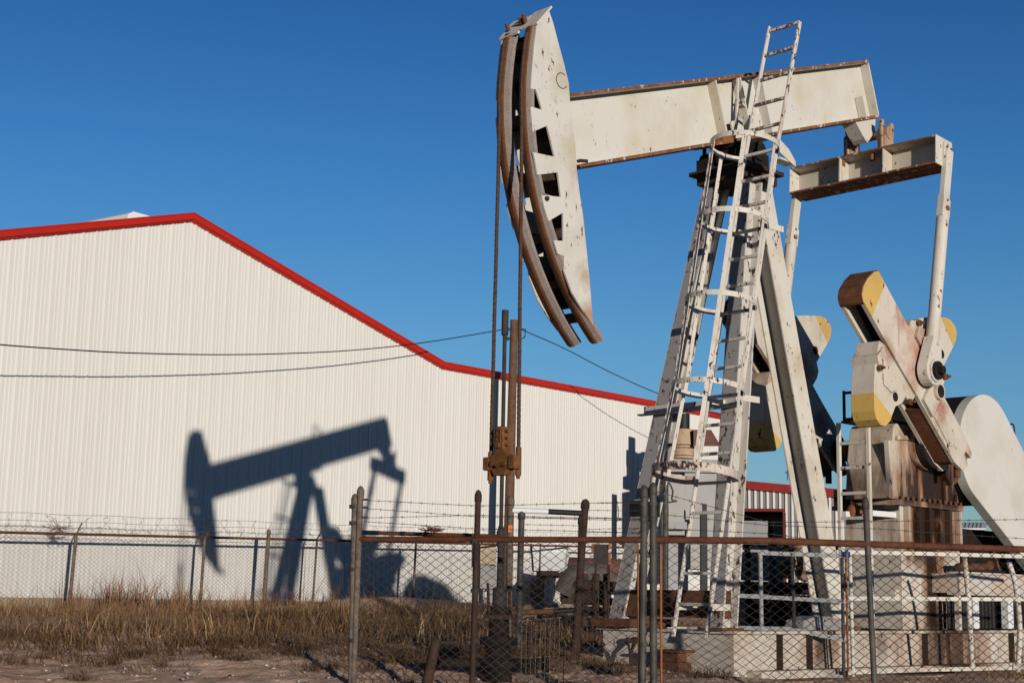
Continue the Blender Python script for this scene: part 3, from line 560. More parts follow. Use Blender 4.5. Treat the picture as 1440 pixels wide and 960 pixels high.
# walking beam
mb = MB(); H = .405; X1, X2 = -3.45, 3.277; bf_ = .15
mb.cur = 0; mb.obox(bmx((X1+X2)/2, 0, 0), BX*(X2-X1)/2, YY*.012, BZ*(H-.03))
for k in (1, -1):
    mb.cur = 0; mb.obox(bmx((X1+X2)/2, 0, k*(H-.0175)), BX*(X2-X1)/2, YY*(bf_-.004), BZ*.0165)
    mb.cur = 1
    for sy in (1, -1): mb.obox(bmx((X1+X2)/2, sy*(bf_-.002), k*(H-.0175)), BX*((X2-X1)/2+.002), YY*.0035, BZ*.0185)
    mb.obox(bmx((X1+X2)/2, 0, k*(H+.0005)), BX*((X2-X1)/2), YY*(bf_-.006), BZ*.0012)
beam = mb.build('walking_beam', [M['beam'], M['rustedge']], PJ, .003)
mb = MB()
for x in (-.36, .16, .62):
    for sy in (1, -1): mb.obox(bmx(x, sy*.079, 0), BX*.011, YY*.067, BZ*(H-.036))
for sy in (1, -1):
    mb.obox(bmx(X2-.012, sy*.08, 0), BX*.011, YY*.066, BZ*(H-.036)); mb.obox(bmx(2.95, sy*.08, -.22), BX*.010, YY*.062, BZ*.145)
    mb.obox(bmx(-.06, sy*.10, -.26), BX*.12, YY*.012, BZ*.11); mb.obox(bmx(.36, sy*.10, -.24), BX*.12, YY*.012, BZ*.13)
    mb.bar(bmx(.12, sy*.13, .36), bmx(-.10, sy*.13, -.2), YY, .03, .03); mb.bar(bmx(.02, sy*.13, .1), bmx(.16, sy*.13, .0), YY, .03, .03)
mb.build('stiffener', M['rear'], beam, .003)
# horse head
HP = [(772.5,16),(778,32),(784.8,58),(793.5,90),(800,117),(801.6,140),(805,175),(809,200),(811.5,240),(816,277),(820,302),(824,340),(829,390),(834.5,457),
      (820,437),(805,412),(793.5,381),(793.5,360),(785,357),(779,338),(792.5,338.5),(792,299),(772,311),(766,293),(762,274),(789,277),(784.5,242.5),(756,246),(752,222),(750,214),(780,220.5),(769.5,177),(749.5,185.5),(747,156),(747,150),(762.5,154.5),(754,126),(747,125),(748,102),(751.5,63),(755,36)]
HP2 = [xz(u, v, -.27) for u, v in HP]
hd = empty('horse_head', (0, 0, 0), None, None); hd.parent = PJ
for y0, y1 in ((-.27, -.245), (.245, .27)):
    mb = MB(); mb.prism(HP2, 1, y0, y1); mb.build('side_plate', M['head'], hd, .003)
CX, CZ, CRd = -.399, 6.061, 3.360
arc = lambda dg, r=CRd: (CX+r*math.cos(rad(dg)), CZ+r*math.sin(rad(dg)))
def arcstrip(mb, y0, y1, r0, r1, a0=167.3, a1=228.8, n=44):
    P = [(arc(a0+(a1-a0)*i/n, r0), arc(a0+(a1-a0)*i/n, r1)) for i in range(n+1)]; vs = []
    for (i0, i1) in P: vs += [(i0[0], y0, i0[1]), (i0[0], y1, i0[1]), (i1[0], y1, i1[1]), (i1[0], y0, i1[1])]
    fs = [(4*i+k, 4*i+(k+1) % 4, 4*(i+1)+(k+1) % 4, 4*(i+1)+k) for i in range(n) for k in range(4)]
    mb.add(vs, fs, False); mb.add(vs[:4], [(0, 1, 2, 3)]); mb.add(vs[-4:], [(3, 2, 1, 0)])
def arcprofile(mb, prof, mats_, a0=167.3, a1=228.8, n=44):   # closed (y, dr) section swept along the head's arc
    m = len(prof); vs = []
    for i in range(n+1):
        for y, dr in prof: q = arc(a0+(a1-a0)*i/n, CRd+dr); vs.append((q[0], y, q[1]))
    for k in range(m):
        mb.cur = mats_[k]; mb.add([vs[i*m+(k+e) % m] for i in range(n+1) for e in (0, 1)], [(2*i, 2*i+1, 2*i+3, 2*i+2) for i in range(n)])
    mb.cur = 0; mb.add(vs[:m], [tuple(range(m))]); mb.add(vs[-m:], [tuple(reversed(range(m)))])
for yc in (-.168, .168):
    mb = MB(); P = [(.097, -.055), (.097, -.02), (.036, .020), (.006, .026), (0, .014), (-.006, .026), (-.030, .022), (-.044, .012), (-.098, -.012), (-.098, -.055)]
    arcprofile(mb, [(yc+y, dr) for y, dr in P], [0, 1, 1, 2, 2, 1, 1, 0, 0, 2]); mb.build('rope_track', [M['track'], M['groove'], M['dark']], hd)
mb = MB()                                              # bracing and back covers, coloured dark for the shade between the plates
for dg, r0, r1 in ((170, 3.0, 3.31), (184.5, 3.08, 3.30), (196, 3.08, 3.30), (207, 3.08, 3.30), (216, 3.18, 3.31), (223.5, 3.26, 3.33)):
    p0 = arc(dg, r0); p1 = arc(dg, r1); mb.bar((p0[0], 0, p0[1]), (p1[0], 0, p1[1]), (math.sin(rad(dg)), 0, -math.cos(rad(dg))), .485, .09)
for chain_ in ([(776, 40), (784, 64), (793, 94), (799, 119), (801, 138)], [(812.5, 252), (816, 282), (820, 307), (824, 344), (828, 394), (829.5, 430)]):
    back = [xz(u, v, -.27) for u, v in chain_]
    for q0, q1 in zip(back, back[1:]): mb.bar((q0[0]-.035, 0, q0[1]), (q1[0]-.035, 0, q1[1]), (1, 0, 0), .485, .018)
mb.obox(bmx(-3.47, 0, 0), BX*.01, YY*.2425, BZ*.62)
mb.build('bracing', M['dark'], hd)
for y0, y1, u0, v0, u1, v1 in ((-.285, -.03, 754, 34, 775, 10), (-.01, .285, 753, 38, 772.5, 13.5)):
    a0 = xz(u0, v0, -.27); a1 = xz(u1, v1, -.27); mb = MB(); mb.bar((a0[0], (y0+y1)/2, a0[1]), (a1[0], (y0+y1)/2, a1[1]), ZZ, y1-y0, .022); mb.build('cap_plate', M['rear'], hd, .002)
mb = MB()
for f, y in ((.25, .2), (.35, .02), (.5, .0), (.3, -.05)):
    a0 = Vector((xz(754, 34, -.27)[0], y, xz(754, 34, -.27)[1])).lerp(Vector((xz(775, 10, -.27)[0], y, xz(775, 10, -.27)[1])), f); mb.cyl(a0+Vector((0, 0, 0)), a0+Vector((-.045, 0, .075)), .022, 6)
mb.build('bolt', M['rust'], hd)
mb = MB()
q = xz(799, 117, -.27); q = (q[0]-.10, q[1])
ring = [(q[0]+.085*math.cos(rad(d_)), -.271, q[1]+.085*math.sin(rad(d_))) for d_ in range(60, 331, 15)]; mb.tube(ring, .005, 5)
mb.build('weld_ring', M['dark'], hd)
mb = MB(); q = xz(812, 227, -.27); mb.tube([(q[0], -.275, q[1]), (q[0], -.31, q[1]), (q[0]+.09, -.33, q[1]+.01)], .02, 8); q = xz(766, 279, -.27)
mb.obox((q[0]+.02, -.255, q[1]+.02), XX*.05, YY*.012, ZZ*.025); mb.cyl((q[0]+.02, -.25, q[1]), (q[0]+.02, -.30, q[1]), .025, 6); mb.build('latch_pin', M['dark'], hd)
mb = MB()
q0, q1 = xz(764, 284, -.27), xz(790, 280, -.27); mb.prism([q0, xz(789, 286, -.27), xz(789, 278, -.27), xz(765, 271, -.27), xz(762, 273, -.27)], 1, -.243, -.225); mb.build('gusset', M['head'], hd)

# samson post
ZB_, ZT_ = .5045, 5.995
def legpt(sy, z, x0, x1): k = (z-ZB_)/(ZT_-ZB_); return Vector((x0+(x1-x0)*k, sy*(.8238+(.3401-.8238)*k), z))
for sy in (-1, 1):
    a0 = legpt(sy, ZB_+.0, -1.2737, -.0564); a1 = legpt(sy, ZT_, -1.2737, -.0564); dn = (a1-a0).normalized(); yc = -sy*.1
    fl_ = XX-dn*dn.x; fl_.normalize(); mb = MB(); mb.ibeam(a0+YY*yc+fl_*.13, a1+YY*yc+fl_*.13, fl_, .26, .215, .03, .022)
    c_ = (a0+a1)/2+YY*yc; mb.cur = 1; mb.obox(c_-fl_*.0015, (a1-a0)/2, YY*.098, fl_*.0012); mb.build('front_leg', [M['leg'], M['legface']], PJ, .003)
    mb = MB(); f = a0+YY*yc+fl_*.105; mb.box(f.x-.17, f.x+.2, f.y-.16, f.y+.16, ZB_, ZB_+.03); mb.build('foot_plate', M['rust'], PJ)
ra, rb = Vector((2.06, 0, ZB_+.03)), Vector((.50, 0, ZT_-.05)); mb = MB(); mb.ibeam(ra, rb, YY, .30, .31, .02, .024); mb.build('rear_leg', M['rear'], PJ, .003)
mb = MB(); mb.box(1.85, 2.35, -.24, .24, ZB_-.03, ZB_+.03); mb.build('foot_plate', M['rust'], PJ)
def legx(z, x0=-1.2737, x1=-.0564): return x0+(x1-x0)*(z-ZB_)/(ZT_-ZB_)
mb = MB()
for z in (3.05,):
    yw = abs(legpt(1, z, 0, 0).y); mb.bar((legx(z)+.01, -yw-.02, z), (legx(z)+.01, yw+.16, z), ZZ, .05, .10); mb.bar((legx(z)-.03, -yw-.05, z-.05), (legx(z)-.03, yw+.22, z-.05), ZZ, .07, .02)
z = 1.75; yw = abs(legpt(1, z, 0, 0).y)
mb.build('cross_brace', M['leg'], PJ, .002)
mb = MB(); z0 = .78; mb.bar((legx(z0)+.14, -.75, z0), (legx(z0)+.14, .75, z0), ZZ, .12, .3)
mb.box(-1.42, -.7, .35, .95, .51, .60); mb.build('kick_plate', M['rust'], PJ)
q = pl(885, 715, 0, legx(1.75)); z = q.z; yw = abs(legpt(1, z, 0, 0).y); mb = MB(); mb.obox((legx(z)+.09, yw-.1, z), XX*.14, YY*.115, ZZ*.09); mb.build('leg_band', M['black'], PJ)
mb = MB(); mb.box(-.26, .52, -.44, .44, ZT_, ZT_+.05); mb.box(-.20, .48, -.36, .36, ZT_-.12, ZT_-.002); mb.build('top_plate', M['dark'], PJ, .003)
mb = MB(); bz = ZT_+.05; mb.box(-.16, .26, -.40, -.20, bz, bz+.17); mb.box(-.16, .26, .20, .40, bz, bz+.17); mb.cyl((.05, -.43, bz+.18), (.05, .43, bz+.18), .12, 24); mb.box(-.10, .20, -.15, .15, bz+.1, bz+.35)
mb.obox(bmx(.06, 0, -H-.03), BX*.36, YY*.2, BZ*.028); 
for sx in (-.12, .22):
    for sy in (-.42, .42): mb.cyl((sx, sy*.72, bz), (sx, sy*.72, bz+.33), .025, 8)
mb.build('saddle_bearing', M['oil'], PJ, .006)
mb = MB(); mb.obox(bmx(-.38, -.11, -H+.06), BX*.1, YY*.05, BZ*.05); mb.obox(bmx(-.3, .0, -H-.005), BX*.35, YY*.17, BZ*.004); mb.build('oil_pan', M['orange'], PJ)

# equalizer and tail bearing
XE, ZE, WE, HE, ET = 3.1454, 6.9464, 1.1506, .3926, rad(-3.77)
eqv = lambda x, y, z: Vector((XE+math.cos(ET)*x-math.sin(ET)*z, y, ZE+math.sin(ET)*x+math.cos(ET)*z)); EX = Vector((math.cos(ET), 0, math.sin(ET))); EZ = Vector((-math.sin(ET), 0, math.cos(ET)))
mb = MB(); mb.cur = 0
for z in (-.012, -HE+.012): mb.obox(eqv(0, 0, z), EX*.205, YY*WE, EZ*.0115)
mb.obox(eqv(.03, 0, -HE/2), EX*.011, YY*WE, EZ*(HE/2-.025))
for y in (-.36, .33):
    for x in (-.093, .122): mb.obox(eqv(x, y, -HE/2), EX*(.11 if x < 0 else .08), YY*.010, EZ*(HE/2-.026))
mb.cur = 1
for sx in (1, -1):
    for z in (-.012, -HE+.012): mb.obox(eqv(sx*.206, 0, z), EX*.002, YY*WE, EZ*.0125)
mb.obox(eqv(0, 0, -HE-.0012), EX*.2, YY*(WE-.004), EZ*.0012)
eq = mb.build('equalizer', [M['crank'], M['rustedge']], PJ, .003)
mb = MB()
for sy in (-1, 1):
    mb.obox(eqv(.0, sy*(WE+.009), -HE/2), EX*.206, YY*.008, EZ*(HE/2+.002)); mb.obox(eqv(.06, sy*(WE+.032), -.23), EX*.10, YY*.014, EZ*.17)
mb.build('end_plate', M['cream'], eq, .003)
mb = MB()
for sy in (-1, 1):
    for x in (.01, .12):
        for z in (-.12, -.24, -.34): mb.cyl(eqv(x, sy*(WE+.046), z), eqv(x, sy*(WE+.068), z), .017, 6)
for y, x in ((-.13, -.1), (.33, -.12)): mb.cyl(eqv(x, y, -.03), eqv(x, y, -.12), .04, 6)
mb.build('bolt', M['rustedge'], eq)
tb = bmx(3.02, 0, -H); mb = MB(); mb.cur = 0
mb.prism([(tb.x-.33, tb.z-.10), (tb.x+.2, tb.z+.07), (tb.x+.17, tb.z-.14), (tb.x-.02, tb.z-.34), (tb.x-.1, tb.z-.30)], 1, -.11, .11)
mb.cur = 1; ez = ZE
for y in (-.27, .27): mb.box(XE-.10, XE+.11, y-.06, y+.06, ez, ez+.22); mb.cyl((XE+.02, y-.075, ez+.27), (XE+.02, y+.075, ez+.27), .095, 20)
mb.cyl((XE+.02, -.33, ez+.27), (XE+.02, .33, ez+.27), .062, 18)
for y in (-.27, .27):
    for x in (-.11, .14): mb.cyl((XE+x, y-.02, ez-.02), (XE+x, y-.02, ez+.36), .026, 8); mb.cyl((XE+x, y-.02, ez+.34), (XE+x, y-.02, ez+.43), .042, 6)
mb.build('tail_bearing', [M['cream'], M['bearing']], PJ, .006)

# cranks, counterweights, pitman arms
YO = 1.08; YI = .735
hub = pl(1345, 622, 1, -YO); HX, HZ = hub.x, hub.z
AV = Vector((-.74, 0, .672)).normalized(); PV = Vector((.672, 0, .74)).normalized(); ap = lambda a_, b_: (HX+AV.x*a_+PV.x*b_, HZ+AV.z*a_+PV.z*b_)
ARM = [(2.62,-.30),(2.70,-.26),(2.745,-.16),(2.75,0),(2.71,.18),(2.66,.265),(1.7,.275),(.7,.235),(0,.235),(-.20,.215),(-.36,.19),(-.385,.115),(-.24,.09),(-.24,.03),(-.385,0),(-.385,-.09),(-.33,-.17),(-.13,-.235),(.69,-.25),(1.08,-.255),(1.73,-.28)]
ENDC = [(2.62,-.31),(2.71,-.27),(2.76,-.17),(2.765,0),(2.725,.19),(2.67,.275),(2.60,.275),(2.63,.17),(2.68,0),(2.67,-.15),(2.63,-.23),(2.585,-.245),(2.585,-.30)]
CLOW = [(1.93,-.305),(1.05,-.265),(1.06,-.42),(1.2,-.44),(1.2,-.57),(1.28,-.72),(1.25,-.95),(1.28,-1.08),(1.36,-1.15),(1.47,-1.165),(1.57,-1.12),(1.70,-.98),(1.80,-.86),(1.88,-.74),(1.93,-.66),(1.87,-.60),(2.0,-.5),(2.05,-.36)]
CUP = [(1.72,.285),(1.74,.42),(1.66,.50),(1.62,.60),(1.52,.74),(1.36,.94),(1.2,1.12),(1.1,1.19),(.98,1.215),(.90,1.19),(.85,1.10),(.83,.97),(.83,.56),(.72,.50),(.68,.40),(.68,.255)]
def cut_yellow(poly, a_, b_, c_):                     # keep the side a_*a + b_*b >= c_
    out = []; f = lambda q: a_*q[0]+b_*q[1]-c_
    for i in range(len(poly)):
        p, q = poly[i], poly[(i+1) % len(poly)]; fp, fq = f(p), f(q)
        if fp >= 0: out.append(p)
        if fp*fq < 0: k = fp/(fp-fq); out.append((p[0]+(q[0]-p[0])*k, p[1]+(q[1]-p[1])*k))
    return out
def crank(sy, dU, dL):
    yo, yi = (sy*YO, sy*YI); out = lambda y0, y1: sorted((y0, y1)); PO = lambda poly: [ap(*q) for q in poly]
    ck = MB(); s_ = sy
    ck.cur = 0
    ck.prism(PO(ARM), 1, *out(yo, yo-s_*.055)); ck.prism(PO(ARM), 1, *out(yi, yi+s_*.055))
    web = [(2.58,-.10),(2.6,.2),(.65,.2),(.65,-.16)]; ck.cur = 2; ck.prism(PO(web), 1, *out(yo-s_*.06, yi+s_*.06))
    ck.cur = 1; ck.prism(PO([(.82,-.245),(.78,.23),(-.2,.2),(-.24,-.15),(-.12,-.23)]), 1, *out(yo-s_*.056, yi+s_*.056))
    ck.cur = 1; ck.prism(PO(ENDC), 1, *out(yo-s_*.004, yi+s_*.004))
    ck.cur = 3; yt = cut_yellow([q for q in ARM], 1, -.12, 2.42)
    ck.prism(PO(yt), 1, *out(yo+s_*.0005, yo+s_*.003))
    ck.cur = 0                                         # raised slots, hub boss, outer pads
    ck.prism(PO([(.62,.20),(.62,-.17),(.12,-.19),(.02,-.10),(0,.02),(.04,.13),(.14,.2)]), 1, *out(yo, yo+s_*.018))
    ck.prism(PO([(.95,-.235),(.98,.27),(.70,.25),(.66,-.235)]), 1, *out(yo, yo+s_*.05))
    h0 = ap(0.02, 0.02); ck.cyl((h0[0], yo, h0[1]), (h0[0], yo+s_*.012, h0[1]), .10, 22); h1 = ap(.80, .09); ck.cyl((h1[0], yo+s_*.04, h1[1]), (h1[0], yo+s_*.1, h1[1]), .105, 20); ck.cur = 2; ck.cyl((h1[0], yo+s_*.1, h1[1]), (h1[0], yo+s_*.101, h1[1]), .085, 20)
    ck.cur = 1
    for q in ((-.33, -.13), (-.33, .13)): c = ap(*q); ck.tube([(c[0], yo-s_*.09, c[1]-.12), (c[0], yo-s_*.09, c[1]+.10)], .045, 8)
    c_ = ck.build('crank', [M['crank'], M['rust'], M['oil'], M['yellow']], PJ, .005)
    for poly, da, ln, hole in ((CLOW, dL, (-1, -1.0, -.50), (1.36, -.63)), (CUP, dU, (-.42, 1, .66), (.96, .66))):
        P = [(q[0]+da, q[1]) for q in poly]; cw = MB(); cw.cur = 0; cw.prism(PO(P), 1, *out(yo-s_*.022, yi-s_*.0))
        face = yo-s_*.022 if sy < 0 else yi-.0; dirn = -1
        cw.cur = 1; yel = cut_yellow(P, *((-.17, -1, .664-.17*da) if poly is CLOW else (-.136, 1, .857-.136*da)))
        ya, yb_ = sum(q[0] for q in yel)/len(yel), sum(q[1] for q in yel)/len(yel); yel = [(ya+(q[0]-ya)*1.008, yb_+(q[1]-yb_)*1.008) for q in yel]; cw.prism(PO(yel), 1, *out(yo-s_*.019, yi-s_*.003))
        cw.cur = 2; hc = ap(hole[0]+da, hole[1])
        for fy, d_ in ((yo-s_*.022, s_), (yi, -s_)): cw.cyl((hc[0], fy-d_*.02, hc[1]), (hc[0], fy+d_*.0035, hc[1]), .06, 18)
        cw.cur = 0
        lug = [(1.98, -.40), (2.0, -.60), (1.82, -.70), (1.78, -.44)] if poly is CLOW else [(1.56, .30), (1.6, .46), (1.44, .56), (1.4, .30)]
        cw.prism(PO([(q[0]+da, q[1]) for q in lug]), 1, *out(yo+s_*.02, yi-s_*.02))
        if poly is CLOW:
            q = [(1.75+da, -.62), (1.65+da, -.72), (1.45+da, -.66), (1.42+da, -.58)]
            for f in (0, 1): cw.tube([(ap(*x)[0], yo-s_*.018, ap(*x)[1]) for x in q], .009, 5)
            for k in range(4): c = ap(1.66+da-.06*k, -.76+.02*k); cw.obox((c[0], yo-s_*.020, c[1]), AV*.02, YY*.006, PV*.012)
        cw.cur = 3
        for q in ([(1.86, -.66), (1.12, -.46)] if poly is CLOW else [(.74, .46), (1.62, .5)]): c = ap(q[0]+da, q[1]); cw.cyl((c[0], yo-s_*.0, c[1]), (c[0], yo+s_*.03, c[1]), .045, 6); cw.cyl((c[0], yo, c[1]), (c[0], yo+s_*.08, c[1]), .02, 6)
        wname = cw.build('counterweight', [M['crank'], M['yellow'], M['oil'], M['wellrust']], c_, .006)
crank(-1, 0, 0); crank(1, .31, -.28)
wp_ = pl(1306, 522, 1, -(YO+.1)); WX, WZ = wp_.x, wp_.z
for sy in (-1, 1):
    y = sy*(YO+.115); pm = empty('pitman_arm', (0, 0, 0), None, None); pm.parent = PJ
    q0 = eqv(.06, y, -.15); q1 = Vector((WX, y, WZ)); d = (q1-q0); L = d.length; d.normalize(); sd_ = d.cross(YY).normalized()
    mb = MB(); mb.bar(q0, q0+d*.75, YY, .15, .075); mb.prism([((q0+d*s_).x+sd_.x*w_, (q0+d*s_).z+sd_.z*w_) for s_, w_ in ((.68, -.085), (.72, .085), (.98, .09), (1.02, -.02), (.98, -.09))], 1, y-.05, y+.05); mb.build('upper_link', M['cream'], pm, .006)
    mb = MB(); c = q0+d*.86; mb.tube([c-YY*.075, c+YY*.075], .035, 10); mb.cyl(c-YY*.06-d*.12, c+YY*.06-d*.12, .018, 6); mb.build('pin', M['rustedge'], pm)
    mb = MB(); mb.tube([q0+d*.9, q0+d*1.02, q0+d*(L-.55), q0+d*(L-.35)], [.075, .083, .083, .09], 18); mb.build('tube', paint('pitman_paint', (.66,.59,.49,1), .25, .5, .6, off=(6,sy,4)), pm)
    mb = MB(); e_ = q1; R_ = .19
    pts = [(e_.x+sd_.x*.085-d.x*.45, e_.z+sd_.z*.085-d.z*.45)]+[(e_.x+sd_.x*R_*math.cos(rad(a_))+d.x*R_*math.sin(rad(a_)), e_.z+sd_.z*R_*math.cos(rad(a_))+d.z*R_*math.sin(rad(a_))) for a_ in range(-10, 191, 20)]+[(e_.x-sd_.x*.085-d.x*.45, e_.z-sd_.z*.085-d.z*.45)]
    mb.prism(pts, 1, y-.075, y+.075); mb.cyl((e_.x, y-sy*.02, e_.z), (e_.x, y+sy*.10, e_.z), .145, 26); mb.build('bearing_housing', M['cream'], pm, .008)
    mb = MB(); mb.cyl((e_.x, y+sy*.075, e_.z), (e_.x, y+sy*.135, e_.z), .118, 26); mb.cyl((e_.x, y+sy*.135, e_.z), (e_.x, y+sy*.2, e_.z), .055, 8); mb.tube([(e_.x-.05, y+sy*.14, e_.z+.05), (e_.x+.02, y+sy*.21, e_.z+.0), (e_.x+.05, y+sy*.14, e_.z-.06)], .012, 6)
    mb.cyl((e_.x, y-sy*.2, e_.z), (e_.x, y-sy*.03, e_.z), .10, 18); mb.build('wrist_pin', M['oil'], pm, .003)
# gear reducer, pedestal, bearing cap blackened for grease and painted-in shade
gr = MB(); gr.cur = 0
gr.prism([(2.57, 2.16), (2.62, 2.62), (2.70, 3.06), (2.76, 3.14), (3.7, 3.14), (3.9, 2.9), (4.30, 2.3), (4.34, 2.16)], 1, -.56, .10)
gr.box(2.74, 4.36, -.62, .30, 2.08, 2.155)
gr.prism([(2.60, 2.18), (2.75, 2.18), (2.70, 2.40), (2.63, 2.9), (2.55, 2.9)], 1, -.58, -.50)
gr.cyl((3.37, -.66, 2.9), (3.37, .1, 2.9), .33, 36); gr.cyl((3.37, .101, 2.9), (3.37, .66, 2.9), .13, 24); gr.cyl((4.0, -.66, 2.6), (4.0, .3, 2.6), .18, 24)
gr.prism([(2.75, 2.98), (3.3, 3.02), (3.3, 2.96), (2.75, 2.92)], 1, -.60, -.562)
for x in (3.9, 4.2): gr.box(x-.025, x+.025, -.60, -.561, 2.16, 2.5 if x < 4 else 2.3)
R1 = gr.build('gear_reducer', M['gbox'], PJ, .008)
mb = MB()
for x in np.linspace(2.8, 4.3, 12): mb.cyl((x, -.60, 2.14), (x, -.60, 2.2), .022, 6)
mb.build('bolt', M['rust'], R1)
mb = MB(); mb.cyl((3.37, -.78, 2.9), (3.37, -.661, 2.9), .32, 30); mb.cyl((3.37, .661, 2.9), (3.37, .74, 2.9), .15, 30); mb.build('shaft_cover', M['oil'], R1, .01)
mb = MB(); mb.box(2.85, 4.34, -.54, .28, .505, 2.078)
for x in (2.96, 3.22, 3.48, 3.74, 4.0, 4.26): mb.box(x-.03, x+.03, -.62, -.541, 1.62, 2.076)
mb.box(2.86, 4.36, -.625, -.541, 1.55, 1.615)
mb.box(2.75, 2.849, -.5, .25, .9, 1.0)
mb.build('reducer_pedestal', M['ped'], PJ, .005)
mb = MB(); mb.box(2.52, 2.86, -.52, .28, 2.02, 2.075); mb.box(2.60, 2.74, .05, .3, 2.08, 2.3)
mb.build('oil_ledge', M['oil'], PJ)
mb = MB(); q = pl(1130, 700, 0, 2.7); mb.ball((2.55, -.05, 2.0), .11, 12); mb.build('filler_cap', M['orange'], PJ)
# platform railing on the reducer top and the little access ladder
mb = MB(); zt = 3.16
mb.box(2.50, 3.2, -.50, .10, zt, zt+.03)
for x, y in ((2.52, -.2), (2.52, -.48), (3.1, .06), (2.52, .06)): mb.bar((x, y, zt), (x, y, zt+.43), XX, .03, .03)
for z in (.40, .05): mb.bar((2.52, -.48, zt+z), (2.52, .06, zt+z), ZZ, .025, .035)
mb.box(2.535, 2.545, -.47, -.04, zt+.06, zt+.38); mb.build('platform_rail', M['iron'], PJ)
la = empty('access_ladder', (0, 0, 0), None, None); la.parent = PJ
for y in (.06, -.385):
    mb = MB(); mb.bar((2.38, y, .0 if y < 0 else 1.5), (2.38, y, 3.15), XX, .042, .05); mb.build('side_rail', M['cream'], la)
for v in (622, 657, 693, 728, 762): q = pl(1203, v, 0, 2.38); mb = MB(); mb.bar((2.38, .05, q.z), (2.38, -.375, q.z), ZZ, .035, .04); mb.build('rung', M['leg'], la)
mb = MB()
for y in (.0, -.4): mb.bar((2.38, y, 1.96), (2.86, y-.05, 1.96), ZZ, .06, .07)
mb.build('standoff', M['white'], la)
# belt guard
GY0, GY1 = -.62, -.46
def circ(cx, cz, r, a0, a1, n): return [(cx+r*math.cos(rad(a0+(a1-a0)*i/n)), cz+r*math.sin(rad(a0+(a1-a0)*i/n))) for i in range(n+1)]
gc = (5.08, 2.98); gR = .78; g2 = (7.75, .95); g2R = .42
ang = math.degrees(math.atan2(g2[1]-gc[1], g2[0]-gc[0])); off = math.degrees(math.acos((gR-g2R)/math.hypot(g2[0]-gc[0], g2[1]-gc[1])))
poly = circ(*gc, gR, ang+off, ang+360-off, 36)+circ(*g2, g2R, ang+360-off, ang+off+360, 16)
mb = MB(); mb.prism(poly, 1, GY0, GY1); mb.build('belt_guard', M['guard'], PJ, .012)
mb = MB(); mb.box(6.5, 6.6, -.44, -.3, .6, 1.5); mb.build('guard_bracket', M['dark'], PJ)
mb = MB(); mb.cyl((5.08, -.44, 2.98), (5.08, 1.0, 2.98), .775, 36); mb.prism([(3.9, 2.1), (5.0, 2.3), (4.6, 3.2), (3.9, 3.1)], 1, .302, .6); mb.build('sheave', M['oil'], PJ)
mb = MB(); mb.box(5.25, 7.9, -.1, .7, .51, 1.9); mb.build('drive_housing', M['oil'], PJ, .01)
mb = MB(); mb.cyl((7.75, -.25, .98), (7.75, .45, .98), .25, 24); mb.build('motor', M['greybox'], PJ)
# skid base
sk = MB(); sk.cur = 0
XB = -1.223; XE_ = 9.2
for sy in (-1, 1):
    yf = sy*.94; i_ = -sy
    sk.box(XB+.22, XE_, *sorted((yf, yf+i_*.03)), .085, .47); sk.box(XB+.22, XE_, *sorted((yf-i_*.0-i_*.10, yf+i_*.15)), .471, .5045); sk.box(XB+.22, XE_, *sorted((yf-i_*.20, yf+i_*.15)), .0, .084)
skid = sk.build('skid_base', M['skidoil'], PJ, .004)
mb = MB(); mb.box(XB, XB+.03, -.94, .94, .0, .47); mb.box(XB+.031, XB+.219, -.94, -.91, 0, .47); mb.box(XB+.031, XB+.219, .91, .94, 0, .47); mb.box(XB-.06, XB+.24, -1.0, 1.0, .471, .5035); mb.build('end_beam', M['skid'], PJ, .004)
mb = MB()
for x in (-.45, .12, 2.62, 4.85, 6.2): mb.box(x-.007, x+.007, -1.02, -.941, .085, .47)
mb.build('skid_rib_shadow', M['dark'], PJ)  # thin dark strips: ribs plus railing shadows painted on the skid side
mb = MB()
for x in np.arange(-.6, 9, 1.25): mb.box(x-.08, x+.08, -.9, .9, .30, .46)
mb.box(-1.0, 9.1, -.9, .9, .25, .295); mb.build('deck', M['dark'], PJ)
mb = MB(); mb.box(3.6, 9.0, -.93, -.90, .98, 1.23); mb.box(3.6, 9.0, -.96, -.75, 1.231, 1.255); mb.box(3.6, 9.0, -.96, -.75, .955, .979); mb.box(3.60, 3.66, -.92, -.85, .505, .954); mb.box(6.4, 6.46, -.92, -.85, .505, .954); mb.box(3.6, 3.62, -.93, .9, .98, 1.23); mb.box(3.6, 9, .88, .9, .98, 1.23); mb.build('motor_deck', M['skid'], PJ, .003)
mb = MB()
for k in range(26):
    x = 3.75+k*.1; mb.box(x, x+.05, -.62, -.60, .52, .95)
mb.box(3.9, 4.05, -.8, -.65, .52, .93); mb.box(5.6, 6.1, -.8, -.6, .6, .78); mb.build('grating', M['iron'], PJ)
mb = MB(); mb.box(4.15, 4.30, -.82, -.70, .52, .93); mb.box(5.1, 5.25, -.82, -.72, .52, .92); mb.build('bracket_post', M['white'], PJ)
mb = MB(); mb.tube([(3.8, -.8, 1.32), (4.6, -.8, 1.34)], .05, 10); mb.ball((4.65, -.8, 1.36), .07, 10); mb.tube([(4.9, -.82, 1.3), (4.75, -.8, 1.62)], .02, 8); mb.build('drain_pipe', M['rust'], PJ)
